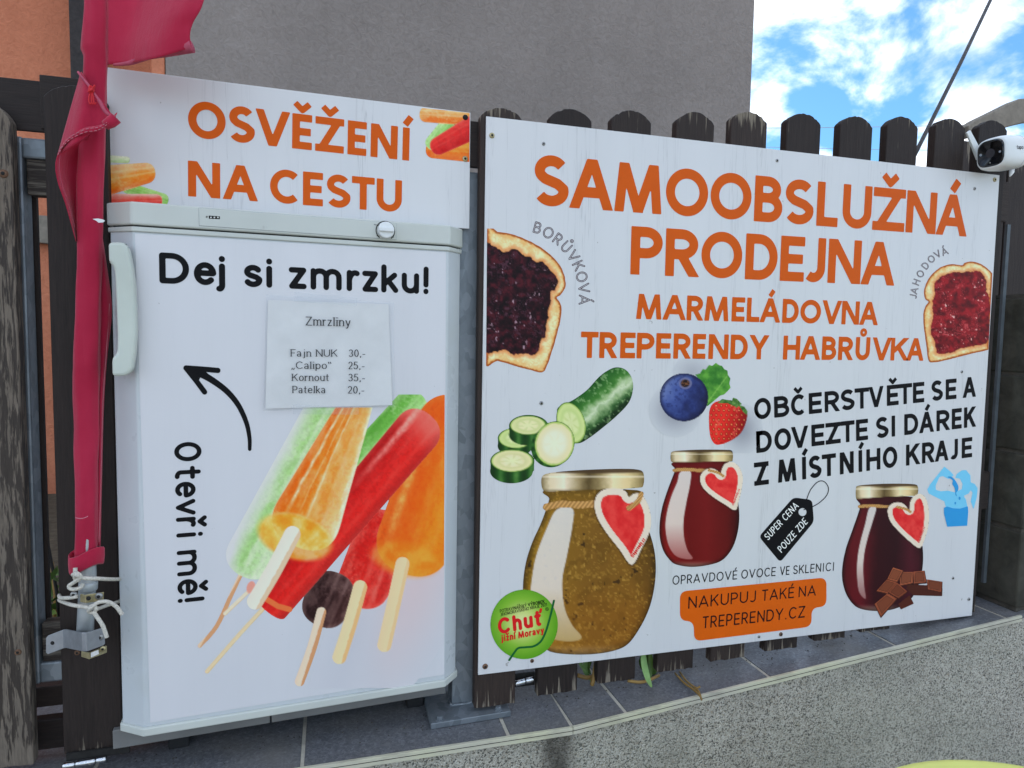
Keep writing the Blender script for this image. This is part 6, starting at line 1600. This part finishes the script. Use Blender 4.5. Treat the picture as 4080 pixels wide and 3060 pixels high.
zz = lambda px, py, l: at_z(px, py, ZC + .012 + l)
for pts in ([(2690, 2682, .012), (2725, 2720, .012), (2760, 2745, .014), (2788, 2772, .018), (2796, 2790, .012)], [(2708, 2676, .012), (2735, 2712, .014), (2772, 2740, .016), (2790, 2735, .02)], [(2760, 2745, .014), (2782, 2752, .016), (2794, 2782, .014)]):
    tube('stalk', [zz(*p) for p in smooth_path(pts, 5)], .0019, 'straw', dry, 6)
bush = thing('yard_plant', 'small leafy green plant growing behind the gap beside the gate', 'plant', tuple(at_y(215, 2460, 1.55)))
rb = random.Random(11)
for k in range(70):
    px, py, yy = rb.uniform(150, 300), rb.triangular(2230, 2480, 2420), rb.uniform(1.42, 1.7)
    c = at_y(px, py, yy); s = rb.uniform(.006, .016)
    a, b = np.array([rb.gauss(0, 1) for _ in range(3)]), np.array([rb.gauss(0, 1) for _ in range(3)]); a /= np.linalg.norm(a); b -= a * (a @ b); b /= np.linalg.norm(b)
    obj('leaf', [c - a * s * 1.6, c - b * s * .7, c + a * s * 1.6, c + b * s * .7 + np.array([0, 0, .003])], [(0, 1, 2, 3)], 'leaf', bush)
tube('stem', [at_y(215, 2500, 1.55), at_y(222, 2380, 1.55), at_y(205, 2240, 1.55)], .004, 'straw', bush, 6)
tube('stem', [at_y(240, 2500, 1.5), at_y(225, 2350, 1.5), at_y(195, 2190, 1.5), at_y(185, 2140, 1.5)], .003, 'cable', bush, 6)
# ------------------------------------------------------------------ lime table at the lower right
tb = thing('round_table', 'round lime green plastic table top at the lower right corner', 'table', (.847, .4506, 0))
def lathe(name, prof, c, mat, parent, n=64):
    V, Fc = [], []
    for r, z in prof:
        for k in range(n): V.append((c[0] + r * math.cos(2 * math.pi * k / n), c[1] + r * math.sin(2 * math.pi * k / n), z))
    for j in range(len(prof) - 1):
        for k in range(n): Fc.append((j * n + k, j * n + (k + 1) % n, (j + 1) * n + (k + 1) % n, (j + 1) * n + k))
    Fc.append(tuple(range(n))[::-1]); Fc.append(tuple((len(prof) - 1) * n + k for k in range(n)))
    return obj(name, V, Fc, mat, parent, True)
tt_ = lathe('tabletop', [(.270, .690), (.292, .694), (.299, .704), (.3005, .714), (.296, .7195), (.288, .7205), (.10, .7205)], (.847, .4506), 'lime', tb)
lathe('column', [(.028, .030), (.028, .692)], (.847, .4506), 'lime', tb, 24)
lathe('foot', [(.20, 0.0), (.20, .012), (.17, .022), (.04, .034)], (.847, .4506), 'lime', tb, 40)

# ------------------------------------------------------------------ grit and crumbs on the coping
rg = random.Random(21); V, Fc = [], []
for k in range(260):
    X_ = rg.uniform(-.3, 1.4); dep = rg.triangular(.02, .12, .075)
    if X_ < K[0]: base = np.array([X_, 1.018 + dep, ZC + .0006])
    else: base = K + (RGT - K) * ((X_ - K[0]) / (RGT[0] - K[0])) + np.array([0, dep, 0.0003])
    s_ = rg.uniform(.0006, .0020); h_ = s_ * rg.uniform(.5, 1.1); a0 = rg.uniform(0, 6.28); n0 = len(V)
    for q in range(4): V.append(base + np.array([s_ * math.cos(a0 + q * 1.57) * rg.uniform(.6, 1.4), s_ * math.sin(a0 + q * 1.57) * rg.uniform(.6, 1.4), 0]))
    V.append(base + np.array([0, 0, h_])); Fc += [(n0 + q, n0 + (q + 1) % 4, n0 + 4) for q in range(4)]
grit = obj('grit', V, Fc, 'mortar'); tag(grit, 'fine grit scattered on the tile coping under the fence', 'grit'); grit['kind'] = 'stuff'
